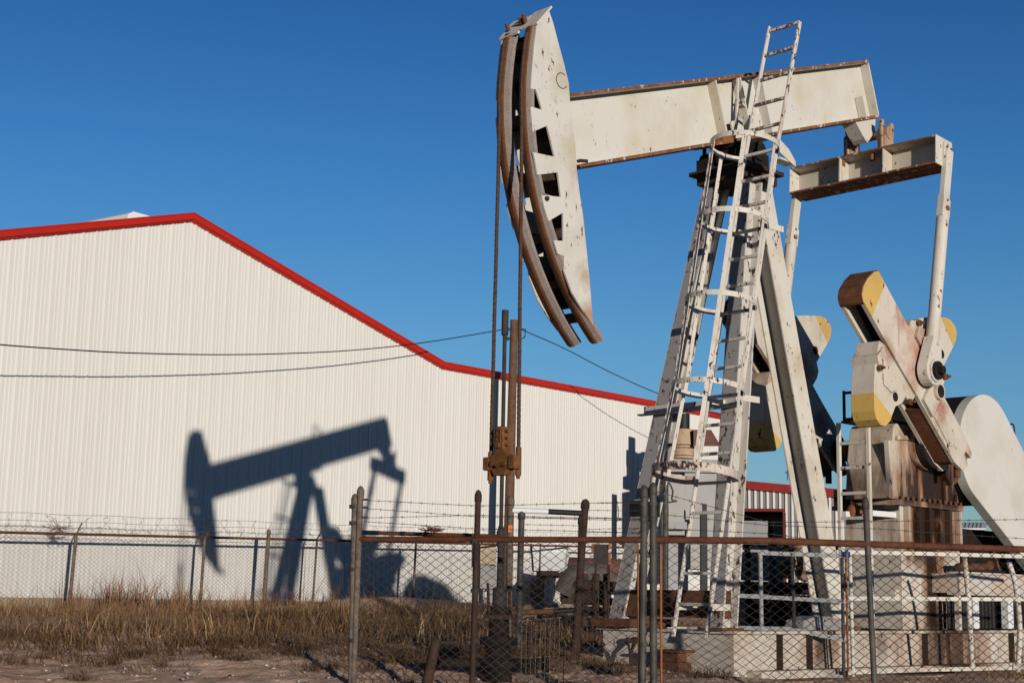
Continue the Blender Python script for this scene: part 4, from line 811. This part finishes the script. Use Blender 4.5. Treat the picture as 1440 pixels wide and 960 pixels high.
# caged ladder
lad = empty('caged_ladder', (0, 0, 0), None, None); lad.parent = PJ
LZ = [.43, 1.3, 2.27, 3.25, 4.3, 5.4, 6.02, 6.9, 7.75, 8.15]
def ladx(z): return (-1.57+(-.335+1.57)*(z-.43)/(6.02-.43)) if z <= 6.02 else (-.335+(.05+.335)*(z-6.02)/(7.75-6.02))
def lady(z, r): a_ = (-.39-.085*(z-.43)/5.6) if z < 6.02 else (-.475-.06*(z-6.02)); b_ = (-.84-.09*(z-.43)/5.6) if z < 6.02 else (-.93-.06*(z-6.02)); return b_ if r else a_
zt_l = pl(1084, 40, 1, -.57).z; zt_r = pl(1130, 32, 1, -1.05).z
for r_ in (0, 1):
    top = (zt_l if r_ == 0 else zt_r); zs = [.43, 1.2, 2.2, 3.2, 4.2, 5.2, 6.02, top]; mb = MB()
    for z0, z1 in zip(zs, zs[1:]): mb.bar((ladx(z0), lady(z0, r_), z0), (ladx(z1), lady(z1, r_), z1+.004), XX, .022, .052)
    mb.build('side_rail', M['strap'], lad, .003)
z = zt_l-.06
zl = []
while z > .5: zl.append(z); z -= .330
for z in zl:
    mb = MB(); mb.bar((ladx(z), lady(z, 0)-.005, z), (ladx(z), lady(z, 1)+.005, z), ZZ, .04, .034); mb.build('rung', M['brownstrap' if z > 6.3 else 'leg'], lad, .002)
hoops = []
for v, u0, u1 in ((206, 996, 1093), (311, 980, 1076), (426, 961, 1060), (546, 943, 1041), (666, 917, 1022)):
    zc = 0; uc = (u0+u1)/2
    for it in range(4): x_ = ladx(zc if it else 4)-.33; zc = pl(uc, v, 0, x_).z
    q = pl(uc, v, 0, ladx(zc)-.33); yc = (lady(zc, 0)+lady(zc, 1))/2; hoops.append((zc, ladx(zc), yc, .40 if u1-u0 < 102 else .47))
def hp(h_, a_, dz=0): z_, x_, y_, R_ = h_; dx = .32+R_*math.cos(rad(a_)); return Vector((x_-dx, y_-R_*math.sin(rad(a_)), z_-.04+dz+.125*dx))
for i, h_ in enumerate(hoops):
    pts = [Vector((h_[1]-.0, lady(h_[0], 1)-.03, h_[0]-.04))]+[hp(h_, a_) for a_ in range(128, -129, -8)]+[Vector((h_[1], lady(h_[0], 0)+.03, h_[0]-.04))]; mb = MB(); vs = []; w_ = .030 if i < 4 else .046
    for k, q in enumerate(pts):
        c = Vector((h_[1]-.32, h_[2], h_[0])); nrm = (q-c); nrm.z = 0; nrm.normalize(); nrm.z = -.125*nrm.x; nrm.normalize()
        vs += [q+ZZ*w_+nrm*.004, q-ZZ*w_+nrm*.004, q-ZZ*w_-nrm*.004, q+ZZ*w_-nrm*.004]
    mb.add(vs, [(4*k+j, 4*k+(j+1) % 4, 4*(k+1)+(j+1) % 4, 4*(k+1)+j) for k in range(len(pts)-1) for j in range(4)]); mb.build('hoop', M['hoop'] if i == 4 else M['strap'], lad)
for a_, mt in ((100, 'strap'), (38, 'strap'), (-25, 'strap'), (-62, 'brownstrap'), (-100, 'strap')):
    mb = MB()
    for h0, h1 in zip(hoops, hoops[1:]):
        p0, p1 = hp(h0, a_, .03), hp(h1, a_, -.03); c = Vector((h0[1]-.32, h0[2], h0[0])); nr = p0-c; nr.z = 0; nr.normalize(); p0 += -nr*.009; p1 += -nr*.009; mb.bar(p0, p1, nr, .05, .007)
    mb.build('cage_bar', M[mt], lad)
mb = MB()
for h_ in (hoops[0],): mb.prism([(h_[1]-.02, h_[0]+.10), (h_[1]+.16, h_[0]+.02), (h_[1]+.30, h_[0]-.10), (h_[1]+.30, h_[0]-.17), (h_[1]-.02, h_[0]-.06)], 1, lady(h_[0], 1)-.055, lady(h_[0], 1)-.04); mb.obox((h_[1]+.16, lady(h_[0], 1)+.03, h_[0]-.12), XX*.16, YY*.07, ZZ*.012)
for z in (.75, 3.05, 5.1):
    for r_ in (0, 1): y = lady(z, r_); mb.bar((ladx(z), y, z), (legx(z)+.02, y-.03, z), ZZ, .012, .07)
mb.build('standoff', M['cream'], lad)

# bridle, carrier bar, polished rod
br = empty('bridle', (0, 0, 0), None, None); br.parent = PJ
TX = arc(180, CRd+.03)[0]
cb = pl(709, 642, 1, 0); 
cb_t = Vector((pl(709, 642, 1, 0).x, 0, pl(709, 642, 1, 0).z))
for sy, ub, vb in ((-1, 729, 645), (1, 690, 652)):
    a_end = 184.5
    pts = [(arc(d_, CRd+.036)[0], sy*.168, arc(d_, CRd+.036)[1]) for d_ in np.linspace(169, a_end, 8)]
    low = pl(ub, vb, 1, sy*.17); rope = [Vector(q) for q in pts]+[Vector((low.x, sy*.17, low.z))]
    mb = MB(); mb.tube(rope, .019, 8)
    for k in range(3):                                  # laid strands
        L_ = rope[-2]; R2 = rope[-1]; n_ = 150; mb.tube([L_.lerp(R2, i/n_)+Vector((.009*math.cos(i*.9+k*2.1), .009*math.sin(i*.9+k*2.1), 0)) for i in range(n_+1)], .013, 5)
    mb.build('wire_rope', M['rope'], br)
    mb = MB(); b_ = Vector((low.x, sy*.17, low.z)); mb.tube([b_+Vector((0, 0, -.17)), b_+Vector((0, 0, -.16)), b_+Vector((0, 0, .12))], [.028, .032, .030], 10); mb.tube([b_+Vector((0, 0, -.2)), b_+Vector((0, 0, -.17))], .02, 8); mb.build('socket', M['wellrust'], br)
c = Vector((low.x, 0, low.z)); mb = MB(); mb.prism([(-.225, c.z-.068), (-.225, c.z+.068), (-.15, c.z+.068), (-.10, c.z+.085), (-.05, c.z+.13), (.05, c.z+.13), (.10, c.z+.085), (.15, c.z+.068), (.225, c.z+.068), (.225, c.z-.068), (.12, c.z-.068), (.075, c.z-.125), (-.075, c.z-.125), (-.12, c.z-.068)], 0, c.x-.045, c.x+.045)
for y in (-.185, .185): mb.box(c.x-.06, c.x-.046, y-.04, y+.04, c.z-.066, c.z+.066)
for y in (-.09, .09): mb.cyl((c.x-.075, y, c.z-.01), (c.x-.04, y, c.z-.01), .028, 6)
mb.tube([(c.x-.05, -.13, c.z+.03), (c.x-.075, 0, c.z-.04), (c.x-.05, .13, c.z+.02)], .012, 6); mb.build('carrier_bar', M['wellrust'], br, .008)
mb = MB(); mb.prism([(-.05, c.z+.131), (-.06, c.z+.18), (-.05, c.z+.34), (-.03, c.z+.37), (.04, c.z+.37), (.055, c.z+.32), (.055, c.z+.16), (.04, c.z+.131)], 0, c.x-.055, c.x+.05)
for z in (.18, .25, .32): mb.cyl((c.x-.02, -.105, c.z+z), (c.x-.02, .085, c.z+z), .016, 6); mb.cyl((c.x-.02, .06, c.z+z), (c.x-.02, .09, c.z+z), .03, 6)
for z in (.335, .27): mb.box(c.x-.068, c.x-.056, -.035, .03, c.z+z-.008, c.z+z+.008)
mb.box(c.x-.068, c.x-.056, -.035, -.02, c.z+.205, c.z+.343); mb.box(c.x-.085, c.x-.056, -.03, .035, c.z+.15, c.z+.20); mb.build('rod_clamp', M['wellrust'], br, .008)
rt = pl(712.5, 436, 1, 0)
mb = MB(); rx = c.x; zt = pl(712, 436, 0, rx).z; zb = .6; top = Vector((rx, 0, zt)); bot = Vector((rx, 0, .55)); mb.tube([bot, top-Vector((0, 0, .26))], .021, 10); mb.tube([top-Vector((0, 0, .26)), top], .036, 10); mb.build('polished_rod', M['iron'], br)

# concrete pad under the skid
mb = MB(); mb.box(-1.6, 9.6, -1.45, 1.25, -.30, -.004); o = mb.build('concrete_pad', M['concrete']); o.location = (OX, OY, 0); o.rotation_euler.z = PSI; tag(o, 'oil stained concrete slab under the pumpjack skid', 'slab')

# ------------------------------------------------------------------ yard equipment
def thing(name, org, label, cat, rz=0, group=None): return empty(name, org, label, cat, rz, group)
def grounded(u, D): p = dep(u, 840, D); return gpt(p.x, p.y)
class Seen(MB):                                       # world-space builder whose vertical boxes stand D metres out, facing the camera side
    def __init__(s, org): super().__init__(); s.o = Vector(org)
    def add(s, vs, fs, smooth=False): return super().add([Vector(q)-s.o for q in vs], fs, smooth)
    def slab(s, u0, u1, v0, v1, D, thick):            # a box between two sight columns; thick runs away from the road
        a_, b_ = dep(u0, (v0+v1)/2, D), dep(u1, (v0+v1)/2, D); zt, zb = dep((u0+u1)/2, v0, D).z, dep((u0+u1)/2, v1, D).z; r = (b_-a_); r.z = 0; n_ = Vector((-r.y, r.x, 0)).normalized()
        c = (a_+b_)/2; c.z = (zt+zb)/2; return s.obox(c+n_*thick/2, r/2, n_*thick/2, Vector((0, 0, (zt-zb)/2)))
    def column(s, u, v0, v1, D, r, n=14): t_, b_ = dep(u, v0, D), dep(u, v1, D); return s.cyl(Vector((t_.x, t_.y, b_.z)), t_, r, n)
    def rod(s, u0, v0, u1, v1, D0, D1, r, n=8): return s.tube([dep(u0, v0, D0), dep(u1, v1, D1)], r, n)

# guard railing round the cranks
g0 = pl(1190, 952, 2, 0.0); G0 = M_PUMP @ g0; DG = (G0-EYE_P).dot(cF)
gr_ = thing('guard_railing', Vector((G0.x, G0.y, 0)), 'worn white and grey pipe guard railing in front of the crank and skid', 'railing')
O_ = Vector((G0.x, G0.y, 0)); DL, DR = DG+.15, DG+.75
def gp(u, v): return dep(u, v, DG+(DL-DG)*(1190-u)/120 if u < 1190 else DG+(DR-DG)*(u-1190)/250)
for pts, mt in (([(1066, 777), (1188, 781)], 'greybox'), ([(1040, 837), (1188, 845)], 'greybox'), ([(1036, 882), (1110, 884), (1188, 899)], 'greybox'), ([(1095, 938), (1188, 952)], 'greybox'), ([(1192, 776), (1300, 778), (1440, 782), (1600, 786)], 'cream'), ([(1192, 841), (1440, 842), (1600, 843)], 'cream'), ([(1192, 945), (1300, 941), (1440, 938)], 'skid')):
    mb = Seen(O_)
    for (a0, b0), (a1, b1) in zip(pts, pts[1:]): mb.bar(gp(a0, b0), gp(a1, b1), ZZ, .035, .045)
    mb.build('rail', M[mt], gr_)
for pts, mt, r in (([(1069, 775), (1072, 945)], 'greybox', .025), ([(1113, 777), (1117, 882)], 'iron', .022), ([(1184, 778), (1187, 962)], 'galv', .020), ([(1189, 776), (1193, 958)], 'orange', .013), ([(1195, 778), (1200, 950)], 'cream', .022), ([(1356, 784), (1361, 830), (1364, 880), (1368, 942)], 'strap', .03), ([(1419, 791), (1428, 822), (1434, 880), (1431, 944)], 'strap', .03)):
    mb = Seen(O_); mb.tube(spline([gp(u, v) for u, v in pts], 5) if len(pts) > 2 else [gp(u, v) for u, v in pts], r, 10); mb.build('post', M[mt], gr_)
mb = Seen(O_); q = gp(1190, 779); mb.cyl(q-ZZ*.03, q+ZZ*.03, .045, 10); mb.build('tape_band', M['blue'], gr_)

# wellhead under the polished rod
wc = M_PUMP @ Vector((rx, 0, 0)); WO = Vector((wc.x, wc.y, 0))
wh = thing('wellhead', WO, 'greasy black wellhead with stuffing box and side valves under the polished rod', 'wellhead')
mb = MB(); mb.tube([(0,0,z) for z in (-.1, .12, .13, .20, .21, .34, .35, .42, .43, .62, .63, .72)], [.14, .14, .20, .20, .13, .13, .19, .19, .11, .10, .13, .12], 18); mb.build('casing_head', M['oil'], wh)
mb = MB(); mb.tube([(0,0,z) for z in (.72, .74, .90, .92, 1.30, 1.32, 1.46, 1.48, 1.52)], [.06, .075, .07, .036, .030, .045, .045, .035, .025], 14); mb.build('stuffing_box', M['iron'], wh)
mb = MB(); mb.tube([(-.62, -.1, .17), (.48, .08, .17)], .05, 12); mb.tube([(-.62, -.1, .17), (-.66, -.11, .17)], .085, 12); mb.tube([(.44, .07, .17), (.5, .08, .17)], .085, 12); mb.build('flow_line', M['oil'], wh)
mb = MB()
for a_ in range(0, 360, 30): mb.tube([(.30+.0, .05-.12+0*a_, .52)]*1+[(.30+.10*math.cos(rad(a_)), -.07, .52+.10*math.sin(rad(a_)))], .010, 5)
mb.tube([(.30+.10*math.cos(rad(a_)), -.07, .52+.10*math.sin(rad(a_))) for a_ in range(0, 361, 20)], .012, 6); mb.tube([(.30, -.07, .52), (.30, .05, .40), (.3, .05, .17)], .02, 8); mb.build('valve_wheel', M['dark'], wh)
mb = MB(); mb.box(-.16, .16, -.16, .16, .60, .64); mb.tube([(-.1, -.1, .64), (-.12, -.12, .95)], .016, 6); mb.tube([(.1, .1, .64), (.1, .1, .9)], .016, 6); mb.build('clamp_plate', M['dark'], wh)

# pipe gate of the wellhead enclosure
DE = 16.9
eo = grounded(770, DE); eg = thing('pipe_gate', eo, 'black and white pipe gate between tall capped posts behind the wellhead', 'gate')
for u, v0, u1, r, mt in ((718, 704, 714, .038, 'postbrown'), (733.5, 724, 728, .036, 'galv'), (823, 709, 806, .042, 'dark'), (817, 731, 812, .03, 'dark')):
    t_ = dep(u, v0, DE); b_ = dep(u1, 930, DE); b_ = t_+(b_-t_)*((t_.z-gz(b_.x, b_.y))/(t_.z-b_.z)); mb = Seen(eo); pipe_post(mb, b_, t_.z-b_.z, r, True, (t_.x-b_.x, t_.y-b_.y)); mb.build('post', M[mt], eg)
mb = Seen(eo); mb.rod(719, 717, 771, 719, DE, DE, .030, 12); mb.build('top_bar', M['white'], eg)
mb = Seen(eo); mb.rod(771.2, 719, 822, 721.5, DE, DE, .031, 12); mb.build('top_bar', M['black'], eg)
mb = Seen(eo); mb.rod(716, 861, 778, 859, DE, DE, .030, 12); mb.build('lower_bar', M['rust'], eg)
mb = Seen(eo); mb.rod(778.2, 859, 812, 857, DE, DE, .031, 12); mb.build('lower_bar', M['black'], eg)
mb = Seen(eo)
for v, e_ in ((707, 2), (717, 3), (727, 4), (744, 0), (748, 3)): barb(mb, [dep(823, v, DE), dep(905, v-2+e_, DE+.4)], .0028); barb(mb, [dep(735, v+10, DE), dep(822, v+12, DE)], .0028)
mb.build('barbed_wire', M['link'], eg)
mb = Seen(eo); mb.slab(714.5, 720.5, 738, 748, DE-.06, .012); mb.build('warning_tag', M['signor'], eg)
# barred cage panel in front of it
do = grounded(765, 14.6); dg_ = thing('barred_panel', do, 'low panel of thin upright grey rods behind the near fence beside the wellhead', 'panel')
for k in range(10): u = 734+k*6.6; t_ = dep(u, 872-.6*k, 14.6); b_ = gpt(t_.x, t_.y); mb = Seen(do); mb.cyl(b_, t_, .0045, 6); mb.build('rod', M['postbrown'], dg_)
mb = Seen(do); mb.rod(732, 873, 796, 867, 14.6, 14.6, .006); mb.rod(732, 925, 796, 921, 14.6, 14.6, .006); mb.build('frame', M['postbrown'], dg_)
# loose plank
po_ = grounded(750, 19.5); mb = Seen(po_); a_, b_ = dep(735, 862, 19.5), dep(765, 857, 19.5); mb.hexa([dep(733, 869, 19.4), dep(764, 864, 19.4), dep(764, 864, 19.48), dep(733, 869, 19.48), dep(737, 851, 19.8), dep(765, 843, 19.8), dep(765, 843, 19.88), dep(737, 851, 19.88)])
for u in (742, 760): mb.cyl(grounded(u, 19.7), dep(u, 862, 19.7), .03, 6)
o = mb.build('board', M['wood']); o.location = po_; tag(o, 'tilted tan board propped up behind the rusty lower bar of the pipe gate', 'board')
# electrical cabinets near the warehouse
def wp_off(u, v, off): return wallp(u, v, off)
co_ = wallp(686, 850, .75); co_ = gpt(co_.x, co_.y); DC = (co_-EYE_P).dot(cF); ec = thing('electrical_cabinet', co_, 'tan electrical cabinet stacked over a cream one on short posts near the warehouse wall', 'cabinet')
mb = Seen(co_); mb.slab(675.5, 697.5, 761, 793, DC, .45); mb.build('upper_box', M['tan'], ec)
mb = Seen(co_); mb.slab(675.5, 697.5, 793.5, 827, DC, .45); mb.build('lower_box', M['pale'], ec)
mb = Seen(co_); mb.slab(690, 696, 791, 795, DC-.02, .02); mb.slab(678, 686, 792, 793.5, DC-.02, .02); mb.build('latch', M['iron'], ec)
mb = Seen(co_)
for u0, u1 in ((679, 681.5), (684, 693)): mb.slab(u0, u1, 827.2, 850, DC+.15, .1)
mb.build('leg', M['greybox'], ec)
# white box on frame
DW = 48.2; bo = grounded(773, DW); wb = thing('equipment_box', bo, 'white box standing on a dark frame behind the pipe gate', 'equipment box')
mb = Seen(bo); a_ = [dep(u, v, D_) for u, v, D_ in ((751, 802, DW), (793, 802, DW), (797, 800, DW+.9), (755, 800, DW+.9), (748, 763, DW), (797, 763, DW), (800, 763.5, DW+.9), (752, 763.5, DW+.9))]; mb.hexa(a_); mb.build('housing', M['white'], wb)
mb = Seen(bo)
for u in (757, 790):
    mb.slab(u-2, u+2, 802.5, 846, DW+.2, .1)
mb.slab(756, 796, 804, 812, DW+.15, .3); mb.build('frame', M['dark'], wb)
# grey pump housing with a round port
DH = 47.6; ho = grounded(754, DH); hs = thing('pump_housing', ho, 'grey cast machine housing with a round dark port, left below the white box', 'machine')
mb = Seen(ho); mb.slab(746, 765, 814, 840, DH, .4); mb.slab(749, 762, 840.3, 850, DH+.1, .2); mb.build('casing', M['tarp'], hs)
mb = Seen(ho); c = dep(757, 823, DH-.02); f_ = Vector((0, 1, 0)); mb.tube([c-f_*.03, c+f_*.015], .085, 18); mb.build('port', M['black'], hs)
mb = Seen(ho); mb.tube([c-f_*.035+Vector((.1*math.cos(rad(t_)), 0, .1*math.sin(rad(t_)))) for t_ in range(0, 361, 20)], .018, 6); mb.build('port_rim', M['pale'], hs)
# dark sign back with orange edges on thin legs
DS = 21; so_ = grounded(845, DS); sg = thing('sign_back', so_, 'dark square board with orange side edges on two thin legs behind the fence', 'sign')
mb = Seen(so_); mb.slab(835, 855.5, 764.5, 793, DS, .05); mb.build('board', M['iron'], sg)
mb = Seen(so_); mb.slab(832, 834.8, 764, 778, DS-.01, .06); mb.slab(855.7, 859, 777, 793.5, DS-.01, .06); mb.slab(855.7, 859, 764, 772, DS-.01, .06); mb.build('edge_strip', M['orange'], sg)
for u in (838, 856): mb = Seen(so_); mb.cyl(grounded(u, DS+.06), dep(u, 793.2, DS+.06), .018, 8); mb.build('leg', M['dark'], sg)
# tanks and heaps
D_ = 44; to = grounded(832, D_); tk = thing('scrap_tank', to, 'dull maroon and grey scrap tank lying behind the sign board', 'tank')
mb = Seen(to); a_, b_ = dep(798, 800, D_), dep(880, 803, D_); mb.tube([a_+(a_-b_).normalized()*.0, a_.lerp(b_, .02), a_.lerp(b_, .98), b_], [.18, .36, .36, .18], 16); mb.build('shell', M['brick'], tk)
mb = Seen(to); mb.tube(spline([dep(u, v, D_-.5) for u, v in ((792, 833), (803, 812), (820, 806), (842, 809), (860, 818), (878, 834))], 4), .30, 10); mb.build('cover_sheet', M['tarp'], tk)
mb = Seen(to); mb.slab(790, 885, 822, 850, D_-.2, .5); mb.build('cradle', M['dark'], tk)
D_ = 24; to = grounded(848, D_); tk = thing('pipe_manifold', to, 'dark pipe manifold with valves half hidden behind the far front leg', 'manifold')
mb = Seen(to)
for v, r in ((822, .09), (840, .11), (858, .08)): mb.rod(812, v, 876, v+3, D_, D_+1.5, r, 10)
for u in (822, 838, 853): mb.column(u, 806, 880, D_+.4, .06, 10)
mb.build('pipework', M['dark'], tk)
mb = Seen(to); mb.column(856.5, 800, 872, D_-.3, .012, 6); mb.build('gauge_rod', M['white'], tk); mb = Seen(to); mb.ball(dep(861, 838, D_-.3), .035, 8); mb.build('gauge', M['white'], tk)
# white offcut bar against the far leg
o_ = grounded(884, 18.2); mb = Seen(o_); mb.bar(dep(893, 799, 18.1), dep(879.5, 850, 18.1), cF, .13, .04); mb.cyl(grounded(879, 18.1), dep(880, 852, 18.12), .02, 6); o = mb.build('channel_offcut', M['white']); o.location = o_; tag(o, 'short white channel offcut leaning against the far front leg', 'offcut')
# treater / generator tower by the warehouse corner
to = wallp(955, 700, 3.4); DT = (to-EYE_P).dot(cF); to = gpt(to.x, to.y); tr = thing('treater_unit', to, 'beige equipment tower with a tan stack cap, seen through the caged ladder', 'equipment tower')
mb = Seen(to); mb.slab(938, 963, 668, 752, DT, 1.6); mb.slab(963.2, 1017, 664, 800, DT+.2, 1.6); mb.build('cabinet', M['pale'], tr)
mb = Seen(to); q = dep(961, 604, DT+.6); 
for v0, v1, w_ in ((604, 626, 15), (627, 630, 16), (631, 641, 15.5), (642, 645, 17)): mb.column(961, v0, v1, DT+.6, w_*DT/F_PX, 24)
mb.build('stack_cap', M['cap'], tr)
mb = Seen(to); mb.column(961, 582, 603.5, DT+.6, 9*DT/F_PX, 16); mb.build('stack_pipe', M['black'], tr)
mb = Seen(to); a_ = [dep(u, v, d_) for u, v, d_ in ((976, 627, DT), (1014, 627, DT), (1014, 627, DT+1.2), (976, 627, DT+1.2), (976, 604, DT), (1000, 604, DT), (1000, 604, DT+1.2), (976, 604, DT+1.2))]; mb.hexa(a_); mb.build('hood', M['brick'], tr)
mb = Seen(to); mb.slab(938, 1017, 645.3, 663.5, DT+.3, 1.2); mb.build('shoulder', M['greybox'], tr)
mb = Seen(to)
for u, r in ((936, .1), (931, .05)): mb.column(u, 668, 850, DT-.6, r, 10)
mb.tube(spline([dep(u, v, DT-.7) for u, v in ((941, 678), (946, 690), (945, 702), (952, 704), (940, 706))], 5), .03, 6); mb.build('pipe', M['galv'], tr)
mb = Seen(to); mb.slab(986, 995, 722, 850, DT-1.4, .35); mb.slab(988.5, 994, 708, 721.6, DT-1.3, .2); mb.build('control_post', M['black'], tr)
mb = Seen(to); mb.slab(938, 966, 733, 744, DT-.5, .6); mb.slab(940, 968, 752.5, 850, DT+.1, 1.3); mb.build('base_frame', M['greybox'], tr)
# dark engine skid behind the pump base, a grey sheet and a burlap heap on it
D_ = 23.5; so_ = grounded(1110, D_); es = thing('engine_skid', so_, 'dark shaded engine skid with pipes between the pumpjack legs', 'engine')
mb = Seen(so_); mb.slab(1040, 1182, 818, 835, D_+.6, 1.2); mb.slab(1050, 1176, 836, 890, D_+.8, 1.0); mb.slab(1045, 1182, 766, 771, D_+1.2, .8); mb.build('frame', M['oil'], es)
mb = Seen(so_)
for u in (1051, 1086, 1112, 1143, 1172): mb.column(u, 772, 880, D_+.3, .05, 10)
for v in (822, 846): mb.rod(1040, v, 1180, v+2, D_+.2, D_+.2, .03, 8)
mb.build('pipework', M['iron'], es)
mb = Seen(so_)
for u in (1052, 1085, 1117, 1119):
    for v in (832, 843, 851): mb.ball(dep(u, v, D_+.1), .022, 6)
mb.build('fitting', M['galv'], es)
mb = Seen(so_); mb.slab(1042, 1097, 776, 816, D_+.5, .05); mb.build('side_sheet', M['greybox'], es)
mb = Seen(so_)
for u0, u1, v in ((1056, 1098, 770), (1112, 1136, 767)): mb.slab(u0, u1, v-3, v+1, D_+1.0, .3)
mb.build('pale_bar', M['pale'], es)
bo = dep(1120, 812, D_+.9); mb = Seen(bo); c = [dep(u, v, D_+.75+.1*math.sin(u)) for u, v in ((1099, 806), (1106, 792), (1115, 782), (1126, 784), (1133, 795), (1136, 808))]; mb.tube(spline(c, 5), [.16+.05*math.sin(i*1.7) for i in range(26)], 10); o = mb.build('burlap_bundle', M['ply'], None); o.location = bo; tag(o, 'lumpy sunlit tan burlap bundle lying on the engine skid', 'bundle')
# curved plate on the skid
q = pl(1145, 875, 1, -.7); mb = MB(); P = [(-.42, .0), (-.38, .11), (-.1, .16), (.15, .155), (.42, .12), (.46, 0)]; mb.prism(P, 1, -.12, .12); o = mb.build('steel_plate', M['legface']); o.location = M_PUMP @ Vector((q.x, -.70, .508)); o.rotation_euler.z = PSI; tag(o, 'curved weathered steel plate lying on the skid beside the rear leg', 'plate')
# low clutter at the base of the near fence
q = lev(868, 948, .06); mb = MB(); mb.tube([(0, .0, .09), (.0, .28, .09)], [.06, .06], 16, False); mb.tube([(.058*math.cos(rad(t_)), 0, .09+.058*math.sin(rad(t_))) for t_ in range(0, 361, 20)], .016, 6); o = mb.build('pipe_stub', M['dark']); o.location = gpt(q.x, q.y, -.02); tag(o, 'short rusty pipe end lying in the dirt beside the corner posts', 'pipe')
q = lev(1004, 935, .05); mb = MB(); mb.box(-.16, .16, -.1, .1, 0, .10); mb.box(-.12, .13, -.07, .07, .101, .20); mb.box(-.2, .18, -.12, .12, .201, .23); o = mb.build('rusty_block', M['rust'], None, .01); q2 = M_PUMP @ Vector((-1.5, -.35, 0)); o.location = gpt(q2.x, q2.y); o.rotation_euler.z = PSI+1.5; tag(o, 'rusty iron block on the ground against the end of the skid', 'block')
q = M_PUMP @ Vector((-1.45, .32, 0)); mb = MB()
for a0 in (20, 70, 130): mb.tube([(0, 0, 0), (.03*math.cos(a0), .03*math.sin(a0), .16), (.10*math.cos(a0), .1*math.sin(a0), .25)], .016, 6); mb.ball((.10*math.cos(a0), .1*math.sin(a0), .27), .04, 8)
o = mb.build('valve_stem', M['dark']); o.location = gpt(q.x, q.y); tag(o, 'small dark valve stems sticking up in front of the skid end', 'valve')
# shed roof far right
D_ = 44; so_ = grounded(1362, D_); sh = thing('open_shed', so_, 'small shed with a slatted white roof and brown pillar under the belt guard', 'shed')
mb = Seen(so_)
for k in range(7): u = 1346+k*5.4; mb.hexa([dep(u, 742, D_), dep(u+3.0, 742, D_), dep(u+3.0, 742, D_+.12), dep(u, 742, D_+.12), dep(u+3.5, 733, D_+1.4), dep(u+6.5, 733, D_+1.4), dep(u+6.5, 733, D_+1.5), dep(u+3.5, 733, D_+1.5)])
mb.hexa([dep(1342, 744, D_), dep(1386, 744, D_), dep(1386, 744, D_+.1), dep(1342, 744, D_+.1), dep(1342, 742.3, D_), dep(1386, 742.3, D_), dep(1390, 734.3, D_+1.6), dep(1346, 734.3, D_+1.6)]); mb.build('roof', M['white'], sh)
mb = Seen(so_); mb.slab(1355, 1366, 744.3, 850, D_+.2, .5); mb.slab(1380, 1386, 744.3, 850, D_+.2, .3); mb.build('pillar', M['brick'], sh)
# cable loop at the right edge
c0 = M_PUMP @ Vector((6.05, -.44, 3.3)); mb = MB(); mb.tube(spline([Vector(v) for v in ((-.12, 0, .05), (.0, 0, .2), (.12, 0, .2), (.16, 0, -.05), (.3, 0, -.2), (.5, 0, -.22), (.62, 0, -.6))], 6), .012, 6); o = mb.build('loose_cable', M['wirebl'], PJ); o.location = (5.98, -.5, 3.22)
# wind-blown scraps caught on the wires
def tangle(name, c, r, n, label, cat, mat, zs=.5):
    mb = MB()
    for k in range(n):
        a_ = rng.normal(0, 1, 3); a_ /= np.linalg.norm(a_); b_ = rng.normal(0, 1, 3); b_ /= np.linalg.norm(b_)
        P = [Vector(a_*r*f+b_*r*.5*math.sin(f*3)) for f in (0, .4, .75, 1)]; mb.tube([Vector((p.x, p.y, p.z*zs)) for p in P], [.006, .005, .004, .002], 4)
    o = mb.build(name, mat); o.location = c; return tag(o, label, cat, 'tumbleweeds caught on the fences')
tangle('tumbleweed', atpx(fL, fC, 604, 744), .13, 26, 'reddish dead tumbleweed caught on the barbed wire of the near fence', 'tumbleweed', M['weed'], .35)
tangle('tumbleweed', wl(bf(82, 742).dot(WT), OFFB, bf(82, 742).z), .30, 40, 'pale dead tumbleweed tangled in the razor coils at the far left', 'tumbleweed', M['stone'], .8)
